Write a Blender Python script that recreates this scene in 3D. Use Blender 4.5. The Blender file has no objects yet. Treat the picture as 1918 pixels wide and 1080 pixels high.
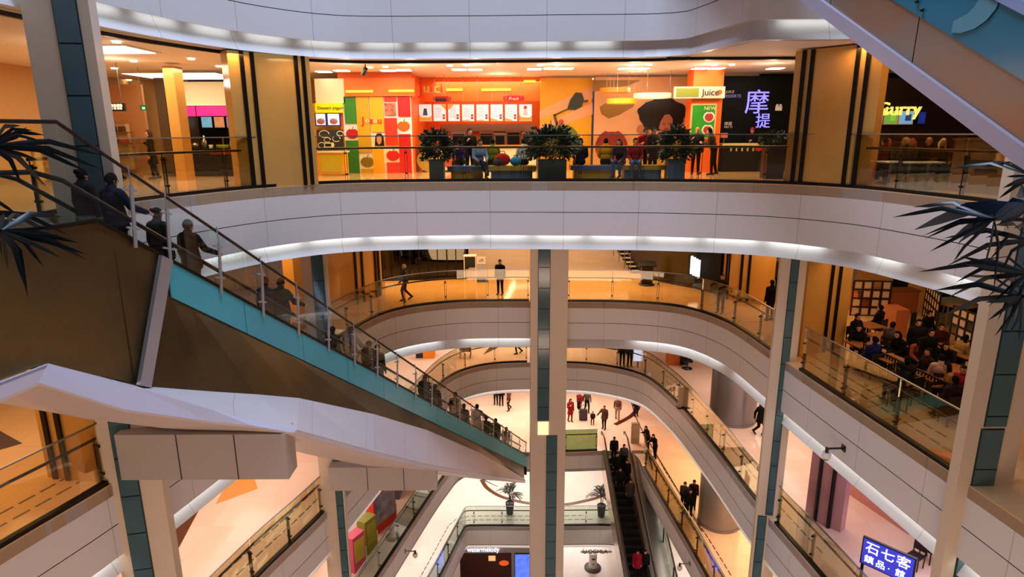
import bpy, bmesh, math, random
from mathutils import Vector, Matrix
import numpy as np
random.seed(7)
sc = bpy.context.scene
COL = sc.collection
# ---------------------------------------------------------------- camera
F_PX, PITCH, ROLL, EYE = 1181.0, math.radians(13.9), math.radians(0.30), 1.57
cam = bpy.data.cameras.new('camera')
cam.sensor_width = 36.0
cam.lens = F_PX * 36.0 / 1918.0
cam.clip_end = 300
cam_ob = bpy.data.objects.new('camera', cam)
COL.objects.link(cam_ob)
cam_ob.matrix_world = Matrix.Translation((0, 0, EYE)) @ Matrix.Rotation(math.pi / 2 - PITCH, 4, 'X') @ Matrix.Rotation(-ROLL, 4, 'Z')
sc.camera = cam_ob
# ---------------------------------------------------------------- world, exposure
sc.view_settings.view_transform = 'Standard'
sc.view_settings.look = 'None'
sc.view_settings.gamma = 1
sc.view_settings.use_curve_mapping = False
sc.view_settings.exposure = 0.0
world = bpy.data.worlds.new('world')
sc.world = world
world.use_nodes = True
world.node_tree.nodes['Background'].inputs[0].default_value = (0.42, 0.52, 0.85, 1)
world.node_tree.nodes['Background'].inputs[1].default_value = 0.09
sc.cycles.transparent_max_bounces = 32
sc.cycles.max_bounces = 8
sc.cycles.diffuse_bounces = 4
sc.cycles.glossy_bounces = 3
sc.cycles.sample_clamp_indirect = 4.0
sc.cycles.caustics_reflective = False
sc.cycles.caustics_refractive = False
# ---------------------------------------------------------------- large lights
SHOP, WARM, AMBER, COOL, PINKW = (1.0, 0.80, 0.58), (1.0, 0.60, 0.30), (1.0, 0.58, 0.25), (0.56, 0.70, 1.0), (1.0, 0.76, 0.66)
def area(name, loc, sx, sy, power, color, rot=(0, 0, 0)):
    l = bpy.data.lights.new(name, 'AREA')
    l.shape = 'RECTANGLE'; l.size = sx; l.size_y = sy; l.energy = power; l.color = color
    o = bpy.data.objects.new(name, l); COL.objects.link(o)
    o.location = loc; o.rotation_euler = rot
    return o
# skylight high over the atrium
area('skylight', (0, 13, 24), 9, 12, 8200, COOL)
# ceiling lights, gallery level the camera stands on
L1C = 3.70
for x, y, sx, sy, p, c in [(-3.4, 23.6, 7, 2.2, 300, SHOP), (4.0, 24.0, 7, 2.2, 300, SHOP), (-1, 28.6, 4.5, 1.5, 160, SHOP), (-12.0, 21.5, 3, 4, 260, SHOP),
                           (11.8, 18.5, 1.6, 4, 45, AMBER), (9.0, 24.0, 2.5, 2, 60, SHOP)]:
    area('ceiling_lamp_light', (x, y, L1C), sx, sy, p, c)
def point_fill(name, loc, power, color, r=.12):
    l = bpy.data.lights.new(name, 'POINT'); l.energy = power; l.color = color; l.shadow_soft_size = r
    o = bpy.data.objects.new(name, l); COL.objects.link(o); o.location = loc
for x, y in [(-5.6, 22.6), (-3.5, 23.2), (-1.2, 23.2), (1.6, 23.4), (4.4, 23.6), (7.0, 23.6), (9.2, 23.4), (-12.5, 21), (-11.5, 17.5), (-0.5, 27.0), (5, 26.2)]:
    point_fill('ceiling_fill_glow', (x, y, 3.3), 26, (1.0, 0.80, 0.62))  # added point lights standing in for the square lamps' spill on the ceiling
for x, y, p, c in [(12.4, 20.3, 40, (1, .75, .35)), (11.9, 15.6, 45, AMBER)]: point_fill('ceiling_fill_glow', (x, y, 3.2), p, c)  # unseen lights added to brighten the curry shop and the front desk
for x, y, p in [(-7.6, 18.6, 16), (-6.2, 19.4, 12), (9.3, 17.9, 16), (10.2, 17.0, 10), (-14.5, 15, 60)]:
    area('pier_fill_light', (x, y, 3.75), .5, .5, p, AMBER)  # unseen area lights added at the soffit to brighten the gold piers
# ceiling lights of the galleries below (under each slab)
for x, y, z, sx, sy, p, c in [
        (-4.5, 31.5, -2.6, 7, 3, 420, AMBER), (4.5, 31.5, -2.6, 8, 3, 420, AMBER), (0, 40, -2.6, 16, 6, 500, WARM),
        (12.5, 18.5, -2.6, 4, 8, 150, WARM), (-12.5, 12.5, -2.6, 4, 8, 230, WARM), (-9.3, 23.0, -2.6, 2.5, 5, 150, AMBER), (11.4, 26, -2.6, 3, 4, 160, AMBER),
        (0, 39, -8.6, 12, 3.5, 480, PINKW), (12.0, 27, -8.6, 4, 12, 480, PINKW), (-10.5, 20, -8.6, 4, 12, 420, PINKW), (-7, 33, -8.6, 3, 6, 260, PINKW), (13, 15, -8.6, 4, 6, 220, (0.8, 0.72, 1)),
        (2, 41, -14.3, 12, 6, 900, PINKW), (12.0, 30, -14.3, 5, 12, 800, WARM), (-9, 25, -14.3, 3, 12, 320, PINKW), (12.5, 18, -14.3, 4, 8, 300, PINKW),
        (0, 43, -19.6, 14, 8, 1000, (1, 0.86, 0.78)), (-6.5, 31, -19.6, 4, 10, 450, (1, 0.86, 0.78)), (11, 28, -19.6, 5, 14, 650, (1, 0.86, 0.78)),
        (3, 46, -25.9, 10, 8, 700, (1, 0.9, 0.86))]:
    area('gallery_lamp_light', (x, y, z), sx, sy, p, c)
# unseen fill lights added below the camera, aimed across to brighten the far fascias
for z, p in [(-4.6, 190), (-10.6, 800), (-16.6, 700)]:
    area('near_side_fill_light', (0, 1.0, z), 14, 1.5, p, (1, 0.68, 0.5), (math.radians(80), 0, 0))
# ---------------------------------------------------------------- picture <-> place helpers
def _ray(u, v):
    a, b = (u - 959.0) / F_PX, (v - 540.0) / F_PX
    c, s = math.cos(ROLL), math.sin(ROLL)
    a, b = a * c - b * s, a * s + b * c
    return Vector((a, math.cos(PITCH) - b * math.sin(PITCH), -math.sin(PITCH) - b * math.cos(PITCH)))
def at_z(u, v, z):
    r = _ray(u, v); t = (z - EYE) / r.z
    return Vector((r.x * t, r.y * t, z))
def at_y(u, v, y):
    r = _ray(u, v); t = y / r.y
    return Vector((r.x * t, y, EYE + r.z * t))
# ---------------------------------------------------------------- materials
def lin(c):
    if isinstance(c, str):
        c = c.lstrip('#'); c = [int(c[i:i + 2], 16) / 255 for i in (0, 2, 4)]
    return tuple(x / 12.92 if x <= 0.04045 else ((x + 0.055) / 1.055) ** 2.4 for x in c) + (1.0,)
MATS = {}
def mat(name, col, rough=0.6, metal=0.0, emit=0.0, ecol=None, var=0.0, vscale=6.0, spec=0.5, stretch=None, col2=None, bump=0.0):
    if name in MATS: return MATS[name]
    m = bpy.data.materials.new(name); m.use_nodes = True
    nt = m.node_tree; b = nt.nodes['Principled BSDF']
    b.inputs['Base Color'].default_value = lin(col)
    b.inputs['Roughness'].default_value = rough
    b.inputs['Metallic'].default_value = metal
    b.inputs['Specular IOR Level'].default_value = spec
    if var or col2:
        tc = nt.nodes.new('ShaderNodeTexCoord'); mp = nt.nodes.new('ShaderNodeMapping')
        if stretch: mp.inputs['Scale'].default_value = stretch
        nz = nt.nodes.new('ShaderNodeTexNoise'); nz.inputs['Scale'].default_value = vscale; nz.inputs['Detail'].default_value = 6
        nt.links.new(tc.outputs['Object'], mp.inputs[0]); nt.links.new(mp.outputs[0], nz.inputs['Vector'])
        rp = nt.nodes.new('ShaderNodeValToRGB')
        c0 = lin(col); c1 = lin(col2) if col2 else tuple(min(1, x * (1 + var)) for x in c0[:3]) + (1,)
        if not col2: c0 = tuple(x * (1 - var) for x in c0[:3]) + (1,)
        rp.color_ramp.elements[0].position = 0.3; rp.color_ramp.elements[1].position = 0.7
        rp.color_ramp.elements[0].color = c0; rp.color_ramp.elements[1].color = c1
        nt.links.new(nz.outputs['Fac'], rp.inputs[0]); nt.links.new(rp.outputs[0], b.inputs['Base Color'])
        if bump:
            bp = nt.nodes.new('ShaderNodeBump'); bp.inputs['Strength'].default_value = bump
            nt.links.new(nz.outputs['Fac'], bp.inputs['Height']); nt.links.new(bp.outputs[0], b.inputs['Normal'])
    if emit:
        b.inputs['Emission Color'].default_value = lin(ecol or col)
        b.inputs['Emission Strength'].default_value = emit
    MATS[name] = m
    return m
def glass(name, tint, refl=0.12, rough=0.02, dens=1.0):
    if name in MATS: return MATS[name]
    m = bpy.data.materials.new(name); m.use_nodes = True
    nt = m.node_tree; nt.nodes.clear()
    out = nt.nodes.new('ShaderNodeOutputMaterial'); mx = nt.nodes.new('ShaderNodeMixShader')
    tr = nt.nodes.new('ShaderNodeBsdfTransparent'); gl = nt.nodes.new('ShaderNodeBsdfGlossy'); fr = nt.nodes.new('ShaderNodeFresnel')
    tr.inputs[0].default_value = lin(tint); gl.inputs['Roughness'].default_value = rough; gl.inputs[0].default_value = (1, 1, 1, 1)
    fr.inputs[0].default_value = 1.45
    mul = nt.nodes.new('ShaderNodeMath'); mul.operation = 'MULTIPLY'; mul.inputs[1].default_value = refl / 0.12
    nt.links.new(fr.outputs[0], mul.inputs[0]); nt.links.new(mul.outputs[0], mx.inputs[0])
    nt.links.new(tr.outputs[0], mx.inputs[1]); nt.links.new(gl.outputs[0], mx.inputs[2]); nt.links.new(mx.outputs[0], out.inputs[0])
    MATS[name] = m
    return m
def tile_mat(name, col, grout, scale=1.0, rough=0.12, col2=None):
    """polished square stone tiles with thin joints, in world metres"""
    if name in MATS: return MATS[name]
    m = bpy.data.materials.new(name); m.use_nodes = True
    nt = m.node_tree; b = nt.nodes['Principled BSDF']
    tc = nt.nodes.new('ShaderNodeTexCoord'); br = nt.nodes.new('ShaderNodeTexBrick')
    br.offset = 0.0; br.inputs['Scale'].default_value = 1.0 / scale
    br.inputs['Brick Width'].default_value = 1.0; br.inputs['Row Height'].default_value = 1.0
    br.inputs['Mortar Size'].default_value = 0.006; br.inputs['Bias'].default_value = -0.3
    br.inputs['Color1'].default_value = lin(col); br.inputs['Color2'].default_value = lin(col2 or col); br.inputs['Mortar'].default_value = lin(grout)
    nt.links.new(tc.outputs['Object'], br.inputs['Vector']); nt.links.new(br.outputs['Color'], b.inputs['Base Color'])
    b.inputs['Roughness'].default_value = rough
    MATS[name] = m
    return m
def seam_mat(name, col, every=2.4, seam='#4a4640', rough=0.45, offs=0.0):
    """painted metal panel with vertical joints, measured along the band (UV in metres)"""
    if name in MATS: return MATS[name]
    m = bpy.data.materials.new(name); m.use_nodes = True
    nt = m.node_tree; b = nt.nodes['Principled BSDF']; b.inputs['Roughness'].default_value = rough
    uv = nt.nodes.new('ShaderNodeUVMap'); sp = nt.nodes.new('ShaderNodeSeparateXYZ'); nt.links.new(uv.outputs[0], sp.inputs[0])
    md = nt.nodes.new('ShaderNodeMath'); md.operation = 'MODULO'; md.inputs[1].default_value = every
    ad = nt.nodes.new('ShaderNodeMath'); ad.inputs[1].default_value = 100 * every + offs
    nt.links.new(sp.outputs[0], ad.inputs[0]); nt.links.new(ad.outputs[0], md.inputs[0])
    lt = nt.nodes.new('ShaderNodeMath'); lt.operation = 'LESS_THAN'; lt.inputs[1].default_value = 0.014
    nt.links.new(md.outputs[0], lt.inputs[0])
    mx = nt.nodes.new('ShaderNodeMix'); mx.data_type = 'RGBA'
    mx.inputs['A'].default_value = lin(col); mx.inputs['B'].default_value = lin(seam)
    nt.links.new(lt.outputs[0], mx.inputs['Factor']); nt.links.new(mx.outputs['Result'], b.inputs['Base Color'])
    MATS[name] = m
    return m
# ---------------------------------------------------------------- mesh collecting
class MB:
    def __init__(s): s.v = []; s.f = []; s.mi = []; s.uv = []; s.sm = []
    def add(s, vs, fs, m=0, smooth=False, uvs=None):
        n = len(s.v); s.v += [tuple(p) for p in vs]
        for i, f in enumerate(fs):
            s.f.append(tuple(n + k for k in f)); s.mi.append(m); s.sm.append(smooth)
            s.uv.append([uvs[k] for k in f] if uvs else None)
    def box(s, x0, y0, z0, x1, y1, z1, m=0):
        s.add([(x0, y0, z0), (x1, y0, z0), (x1, y1, z0), (x0, y1, z0), (x0, y0, z1), (x1, y0, z1), (x1, y1, z1), (x0, y1, z1)],
              [(0, 3, 2, 1), (4, 5, 6, 7), (0, 1, 5, 4), (1, 2, 6, 5), (2, 3, 7, 6), (3, 0, 4, 7)], m)
    def obox(s, c, ax, ay, az, m=0):
        """box about c with half-axis vectors"""
        c, ax, ay, az = map(Vector, (c, ax, ay, az)); P = []
        for k in (-1, 1):
            for i, j in ((-1, -1), (1, -1), (1, 1), (-1, 1)): P.append(c + ax * i + ay * j + az * k)
        s.add(P, [(0, 3, 2, 1), (4, 5, 6, 7), (0, 1, 5, 4), (1, 2, 6, 5), (2, 3, 7, 6), (3, 0, 4, 7)], m)
    def bar(s, a, b, w, h, m=0, up=(0, 0, 1)):
        a, b = Vector(a), Vector(b); d = (b - a); l = d.length
        if l < 1e-6: return
        d /= l; u = Vector(up)
        if abs(d.dot(u)) > 0.99: u = Vector((0, 1, 0))
        r = d.cross(u).normalized(); u = r.cross(d)
        s.obox((a + b) / 2, d * l / 2, r * w / 2, u * h / 2, m)
    def tube(s, pts, r, n=8, m=0, cap=True, radii=None):
        pts = [Vector(p) for p in pts]; rings = []; base = len(s.v); N = len(pts)
        for i, p in enumerate(pts):
            d = (pts[min(i + 1, N - 1)] - pts[max(i - 1, 0)]).normalized()
            u = Vector((0, 0, 1)) if abs(d.z) < 0.95 else Vector((0, 1, 0))
            a = d.cross(u).normalized(); b = a.cross(d); rr = radii[i] if radii else r
            rings.append([p + (a * math.cos(t) + b * math.sin(t)) * rr for t in [2 * math.pi * k / n for k in range(n)]])
        vs = [q for rg in rings for q in rg]; fs = []
        for i in range(N - 1):
            for k in range(n): fs.append((i * n + k, i * n + (k + 1) % n, (i + 1) * n + (k + 1) % n, (i + 1) * n + k))
        s.add(vs, fs, m, True)
        if cap:
            s.add(rings[0], [tuple(range(n))], m); s.add(rings[-1], [tuple(reversed(range(n)))], m)
    def lathe(s, prof, c=(0, 0, 0), n=24, m=0, smooth=True):
        vs = []; fs = []
        for r, z in prof:
            for k in range(n):
                t = 2 * math.pi * k / n; vs.append((c[0] + r * math.cos(t), c[1] + r * math.sin(t), c[2] + z))
        for i in range(len(prof) - 1):
            for k in range(n): fs.append((i * n + k, i * n + (k + 1) % n, (i + 1) * n + (k + 1) % n, (i + 1) * n + k))
        s.add(vs, fs, m, smooth)
        s.add(vs[:n], [tuple(reversed(range(n)))], m); s.add(vs[-n:], [tuple(range(n))], m)
    def prism(s, poly, z0, z1, m=0):
        n = len(poly); vs = [(p[0], p[1], z0) for p in poly] + [(p[0], p[1], z1) for p in poly]
        s.add(vs, [tuple(range(n - 1, -1, -1)), tuple(range(n, 2 * n))] + [(i, (i + 1) % n, n + (i + 1) % n, n + i) for i in range(n)], m)
    def slabpoly(s, poly3, off, m=0):
        """planar polygon (3-D) given thickness by vector off"""
        n = len(poly3); o = Vector(off); a = [Vector(p) for p in poly3]; vs = a + [p + o for p in a]
        s.add(vs, [tuple(range(n)), tuple(range(2 * n - 1, n - 1, -1))] + [(i, n + i, n + (i + 1) % n, (i + 1) % n) for i in range(n)], m)
    def ball(s, c, r, n=10, m=0, sz=(1, 1, 1)):
        vs = []; fs = []; h = n // 2 + 1
        for i in range(h + 1):
            ph = math.pi * i / h
            for k in range(n):
                t = 2 * math.pi * k / n
                vs.append((c[0] + r * sz[0] * math.sin(ph) * math.cos(t), c[1] + r * sz[1] * math.sin(ph) * math.sin(t), c[2] + r * sz[2] * math.cos(ph)))
        for i in range(h):
            for k in range(n): fs.append((i * n + k, (i + 1) * n + k, (i + 1) * n + (k + 1) % n, i * n + (k + 1) % n))
        s.add(vs, fs, m, True)
def mesh_of(name, mb, mats, loc=(0, 0, 0)):
    me = bpy.data.meshes.new(name)
    lx, ly, lz = loc
    me.from_pydata([(x - lx, y - ly, z - lz) for x, y, z in mb.v], [], mb.f)
    if not isinstance(mats, (list, tuple)): mats = [mats]
    for m in mats: me.materials.append(m)
    me.polygons.foreach_set('material_index', mb.mi); me.polygons.foreach_set('use_smooth', mb.sm)
    if any(u is not None for u in mb.uv):
        ul = me.uv_layers.new(name='UVMap'); i = 0
        for p, u in zip(me.polygons, mb.uv):
            for k, li in enumerate(p.loop_indices):
                ul.data[li].uv = u[k] if u else (0.5, 0.5)
    bm = bmesh.new(); bm.from_mesh(me); bmesh.ops.recalc_face_normals(bm, faces=bm.faces); bm.to_mesh(me); bm.free()
    me.update()
    return me
def tag(o, label=None, cat=None, group=None, kind=None):
    if label: o['label'] = label
    if cat: o['category'] = cat
    if group: o['group'] = group
    if kind: o['kind'] = kind
    return o
def wpos(o):
    v = Vector((0, 0, 0))
    while o: v += o.location; o = o.parent
    return v
def obj(name, mb, mats, parent=None, loc=None, local=False, label=None):
    """one mesh object. Geometry is in world metres unless local."""
    base = Vector((0, 0, 0))
    if parent is not None and not local: base = wpos(parent)
    if loc is not None and parent is None: base = Vector(loc)
    o = bpy.data.objects.new(name, mesh_of(name, mb, mats, (0, 0, 0) if local else base)); COL.objects.link(o)
    if parent is not None: o.parent = parent
    elif loc is not None: o.location = loc
    if label: o['label'] = label
    return o
def thing(name, label, cat, loc=(0, 0, 0), rotz=0.0, group=None):
    o = bpy.data.objects.new(name, None); o.empty_display_size = 0.1; COL.objects.link(o)
    o.location = loc; o.rotation_euler = (0, 0, rotz)
    return tag(o, label, cat, group)
def struct(name, mb, mats, parent=None):
    o = obj(name, mb, mats, parent)
    if parent is None: o['kind'] = 'structure'
    return o
def dup(o, loc=None, rotz=None, label=None, parent=None):
    c = o.copy(); COL.objects.link(c)
    if parent is not None: c.parent = parent
    if loc is not None: c.location = loc
    if rotz is not None: c.rotation_euler = (0, 0, rotz)
    if label: c['label'] = label
    for ch in list(o.children): dup(ch, parent=c)
    return c
def wrect(mb, u0, v0, u1, v1, y, d=0.05, m=0):
    """upright board facing the camera side at depth y, seen at this picture box"""
    a = at_y(u0, (v0 + v1) / 2, y); b = at_y(u1, (v0 + v1) / 2, y)
    z1 = at_y((u0 + u1) / 2, v0, y).z; z0 = at_y((u0 + u1) / 2, v1, y).z
    mb.box(a.x, y, z0, b.x, y + d, z1, m)
    return a.x, b.x, z0, z1
def wpoly(mb, pts, y, d=0.02, m=0):
    mb.slabpoly([at_y(u, v, y) for u, v in pts], (0, d, 0), m)
def text_mesh(name, s, size, loc, m, parent=None, rot=(math.pi / 2, 0, 0), ext=0.01, align='CENTER', width=None, shear=0.0):
    cu = bpy.data.curves.new(name, 'FONT'); cu.body = s; cu.size = size; cu.extrude = ext
    cu.align_x = align; cu.align_y = 'CENTER'; cu.resolution_u = 3; cu.shear = shear
    t = bpy.data.objects.new(name, cu); COL.objects.link(t)
    dg = bpy.context.evaluated_depsgraph_get(); dg.update()
    me = bpy.data.meshes.new_from_object(t.evaluated_get(dg))
    bpy.data.objects.remove(t)
    if width and len(me.vertices):
        xs = [v.co.x for v in me.vertices]; w = max(xs) - min(xs); k = width / w
        for v in me.vertices: v.co.x *= k
    me.materials.clear(); me.materials.append(m)
    o = bpy.data.objects.new(name, me); COL.objects.link(o)
    o.rotation_euler = rot; o.location = Vector(loc) - (wpos(parent) if parent else Vector((0, 0, 0)))
    if parent is not None: o.parent = parent
    return o
# ---------------------------------------------------------------- plan curves
def catmull(P, step=0.4):
    P = [Vector((p[0], p[1])) for p in P]; Q = [P[0] * 2 - P[1]] + P + [P[-1] * 2 - P[-2]]; out = []
    for i in range(1, len(Q) - 2):
        p0, p1, p2, p3 = Q[i - 1:i + 3]; n = max(2, int((p2 - p1).length / step))
        # centripetal
        t0 = 0; t1 = t0 + (p1 - p0).length ** .5; t2 = t1 + (p2 - p1).length ** .5; t3 = t2 + (p3 - p2).length ** .5
        for k in range(n):
            t = t1 + (t2 - t1) * k / n
            A1 = p0 * ((t1 - t) / (t1 - t0)) + p1 * ((t - t0) / (t1 - t0)); A2 = p1 * ((t2 - t) / (t2 - t1)) + p2 * ((t - t1) / (t2 - t1)); A3 = p2 * ((t3 - t) / (t3 - t2)) + p3 * ((t - t2) / (t3 - t2))
            B1 = A1 * ((t2 - t) / (t2 - t0)) + A2 * ((t - t0) / (t2 - t0)); B2 = A2 * ((t3 - t) / (t3 - t1)) + A3 * ((t - t1) / (t3 - t1))
            out.append(B1 * ((t2 - t) / (t2 - t1)) + B2 * ((t - t1) / (t2 - t1)))
    return out + [P[-1]]
def normals(path):
    N = []
    for i in range(len(path)):
        d = (path[min(i + 1, len(path) - 1)] - path[max(i - 1, 0)]).normalized(); N.append(Vector((-d.y, d.x)))
    return N
def offs(path, d):
    return [p + n * d for p, n in zip(path, normals(path))]
def arclen(path):
    s = [0.0]
    for a, b in zip(path, path[1:]): s.append(s[-1] + (b - a).length)
    return s
def sub(path, s0, s1):
    S = arclen(path); out = [pat(path, s0)]
    out += [p for p, s in zip(path, S) if s0 + 0.02 < s < s1 - 0.02]
    return out + [pat(path, s1)]
def pat(path, s):
    S = arclen(path)
    if s <= 0: return path[0].copy()
    for i in range(len(S) - 1):
        if S[i + 1] >= s: return path[i].lerp(path[i + 1], (s - S[i]) / max(1e-9, S[i + 1] - S[i]))
    return path[-1].copy()
def near_s(path, p):
    S = arclen(path); p = Vector((p[0], p[1])); best = (1e9, 0)
    for i in range(len(path) - 1):
        d = path[i + 1] - path[i]; t = max(0, min(1, (p - path[i]).dot(d) / d.length_squared)); q = path[i] + d * t
        best = min(best, ((q - p).length, S[i] + d.length * t))
    return best[1]
def ribbon(mb, path, prof, m=0, closed=False):
    """sweep profile [(offset,z)..] along path; UV = (metres along, metres down)"""
    S = arclen(path); N = normals(path); n = len(prof); vs = []; uv = []
    for p, nn, s in zip(path, N, S):
        for o, z in prof: q = p + nn * o; vs.append((q.x, q.y, z)); uv.append((s, z))
    fs = []
    for i in range(len(path) - 1):
        for k in range(n if closed else n - 1):
            k2 = (k + 1) % n; fs.append((i * n + k, (i + 1) * n + k, (i + 1) * n + k2, i * n + k2))
    mb.add(vs, fs, m, False, uv)
    if closed:
        mb.add(vs[:n], [tuple(range(n))], m); mb.add(vs[-n:], [tuple(reversed(range(n)))], m)
# ================================================================ STRUCTURE
M_FLOOR1 = tile_mat('floor stone', '#d8b484', '#c09a68', 0.9, 0.10, '#d2aa74')
M_FLOOR3 = tile_mat('floor pale stone', '#e0c6b0', '#cdb09a', 0.9, 0.16, '#dcb89c')
M_FLOOR5 = tile_mat('floor white stone', '#dcd2ca', '#c8bcb2', 0.9, 0.16, '#d8cdc4')
M_FASC = seam_mat('fascia panel', '#d6d2d0', 2.45, '#98938f', 0.42)
M_WHITE = mat('white paint', '#d8d5d2', 0.5)
M_COVE = mat('cove paint', '#e2e4e4', 0.5)
M_CEIL = mat('ceiling paint', '#ecdccb', 0.7)
M_GOLD = mat('gold stone cladding', '#c9974a', 0.14, 0.0, var=0.12, vscale=0.6, col2='#b98a45')
M_DARKM = mat('dark bronze channel', '#17120f', 0.35, 0.6)
M_BLACK = mat('black', '#0b0a0a', 0.4)
M_COLW = mat('column panel', '#d2bfa6', 0.32)
M_TEALG = mat('teal glass strip', '#486266', 0.12, 0.0, var=0.12, vscale=1.2)
M_JOINT = mat('dark joint', '#20282a', 0.6)
M_LED = mat('cove tube', '#f0fbff', 0.5, emit=7.0); M_LED0 = mat('cove tube dim', '#f0fbff', 0.5, emit=3.8)
M_LEDW = mat('cove tube soft', '#fff6ec', 0.5, emit=4.0)
LEV = {}
def level(n, z, pts, lip, bot, groove, fm, y_far, xw, led, ledmat, hall=None):
    path = catmull(pts, 0.45)
    LEV[n] = dict(z=z, path=path, bot=bot)
    # floor slab
    P = [(p.x, p.y) for p in path]; a, b = P[0], P[-1]
    poly = P + [(xw, b[1]), (xw, y_far), (-xw, y_far), (-xw, a[1])]
    mb = MB(); mb.prism(poly, z - 0.30, z)
    struct('floor', mb, fm)
    # fascia band
    mb = MB()
    ribbon(mb, path, [(0.0, z - 0.02), (0.0, z - groove)])
    ribbon(mb, path, [(0.0, z - groove), (0.03, z - groove), (0.03, z - groove - 0.022), (0.0, z - groove - 0.022)], 1)
    ribbon(mb, path, [(0.0, z - groove - 0.022), (0.0, z - lip), (0.03, z - lip), (0.03, z - lip + 0.14), (0.30, z - lip + 0.14), (0.30, z - lip + 0.02), (0.06, z - bot), (0.36, z - bot), (0.36, z - 0.3)])
    struct('trim_%d' % (n + 1), mb, [M_FASC, M_JOINT])
    # lamp tubes in the cove
    S = arclen(path)[-1]; mb = MB()
    for s0, s1 in led:
        s0 *= S; s1 *= S
        ribbon(mb, sub(path, s0, s1), [(0.08, z - lip + 0.12), (0.17, z - lip + 0.12), (0.17, z - lip + 0.135), (0.08, z - lip + 0.135)], 0, True)
    if mb.v: struct('trim_%d' % (n + 21), mb, ledmat)
    # ceiling under the slab
    q = [(p.x, p.y) for p in offs(path, 0.33)]
    mb = MB(); mb.prism(q + [(xw, b[1]), (xw, y_far), (-xw, y_far), (-xw, a[1])], z - bot, z - bot + 0.05)
    struct('ceiling', mb, M_CEIL)
    return path
def segs(n, gap, a=0.0, b=1.0):
    w = (b - a) / n
    return [(a + i * w, a + (i + 1) * w - gap * w) for i in range(n)]
P0 = level(0, 6.15, [(-9.0, 2), (-9.3, 8), (-9.2, 12), (-8.9, 15.2), (-8.35, 17.3), (-7.3, 19.5), (-5.5, 21.1), (-1.9, 21.35), (1.7, 21.25), (4.6, 21.15), (5.3, 20.85), (5.42, 20.72), (5.50, 20.5), (6.12, 17.8), (6.2, 17.6), (6.4, 17.45), (9.4, 17.2), (10.2, 15.6), (10.7, 13), (10.9, 2)],
           1.79, 2.27, 1.0, M_FLOOR1, 34, 17, segs(12, 0.3, 0.17, 0.555) + [(0.665, 0.70)], M_LED0)
P1 = level(1, 0.0, [(-2.4, 2), (-4, 4), (-6, 6.6), (-8.3, 9.6), (-9.25, 12), (-9.05, 15.16), (-8.48, 17), (-7.34, 19.12), (-5.49, 20.6), (-1.9, 21.07), (1.69, 20.9), (5.19, 20.5), (8.0, 19.55), (9.6, 17.9), (10.2, 16.1), (10.57, 13.77), (10.4, 11.6), (8.2, 8.8), (6, 6.3), (4, 4), (2.4, 2)],
           1.79, 2.27, 1.0, M_FLOOR1, 33, 17, segs(13, 0.16, 0.24, 0.66) + segs(2, 0.6, 0.68, 0.76), M_LED)
P2 = level(2, -6.0, [(-11.5, 3), (-10.2, 8), (-9.66, 10.35), (-9.0, 12.56), (-7.1, 20.5), (-6.06, 24.72), (-5.38, 26.32), (-4.31, 27.3), (-2.51, 27.99), (-0.6, 28.12), (2.61, 27.98), (5.4, 27.74), (7.49, 26.9), (8.66, 24.9), (9.14, 21.22), (9.35, 18.9), (9.96, 13.03), (10.4, 8), (10.8, 3)],
           1.79, 2.25, 1.0, M_FLOOR1, 62, 22, [(0.04, 0.26), (0.30, 0.43), (0.447, 0.512), (0.575, 0.645), (0.66, 0.97)], M_LED)
P3 = level(3, -12.0, [(-11.5, 4), (-9.4, 11.5), (-8, 17.19), (-6.97, 20.5), (-5.0, 28.6), (-3.75, 33.4), (-2.85, 34.8), (-1.66, 35.65), (0.04, 36.05), (3.3, 35.95), (5.04, 35.6), (7.3, 34.1), (8.29, 30.94), (8.88, 25.5), (9.11, 21.45), (9.55, 17.5), (10.1, 12), (10.9, 4)],
           1.74, 1.96, 1.05, M_FLOOR3, 58, 22, [(0.04, 0.96)], M_LEDW)
P4 = level(4, -18.0, [(-11.8, 5), (-9.5, 12), (-7.8, 18), (-6.09, 24.9), (-3.92, 33.4), (-3.1, 35.4), (-1.6, 36.1), (0.5, 36.12), (3.38, 36.12), (7.3, 36.12), (7.72, 35.5), (7.83, 33.87), (8.25, 29.42), (8.54, 26.4), (9.0, 20), (9.6, 12), (10.4, 5)],
           1.25, 1.42, 1.2, M_FLOOR3, 60, 22, [], M_LEDW)
P5 = level(5, -24.0, [(-9.5, 10), (-8.0, 18), (-6.2, 25.2), (-4.3, 32.2), (-3.25, 36.6), (-3.1, 37.08), (-2.6, 37.12), (1.38, 37.08), (6.6, 37.05), (6.95, 36.9), (7.0, 36.5), (7.1, 30), (7.3, 20), (7.5, 10)],
           1.45, 1.66, 1.38, M_FLOOR5, 60, 22, [(0.42, 0.62)], M_LEDW)
mb = MB(); mb.box(-24, -2, -30.3, 24, 62, -30); struct('floor', mb, M_FLOOR5)
# outer shell
mb = MB(); mb.box(-24, 60, -30, 24, 60.3, -2.27); struct('wall_far', mb, M_CEIL)
mb = MB(); mb.box(-22.3, -2, -30, -22, 60, 6); struct('wall_left', mb, M_CEIL)
mb = MB(); mb.box(22, -2, -30, 22.3, 60, 6); struct('wall_right', mb, M_CEIL)
# dark door track along the shop fronts
mb = MB(); ribbon(mb, sub(P0, near_s(P0, (-9.3, 12)), near_s(P0, (5.3, 20.8))), [(0.55, 3.79), (0.65, 3.79), (0.65, 3.885), (0.55, 3.885)], 0, True); mb.box(5.0, 21.35, 3.79, 9.6, 21.45, 3.885); struct('trim_70', mb, M_DARKM)
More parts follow.
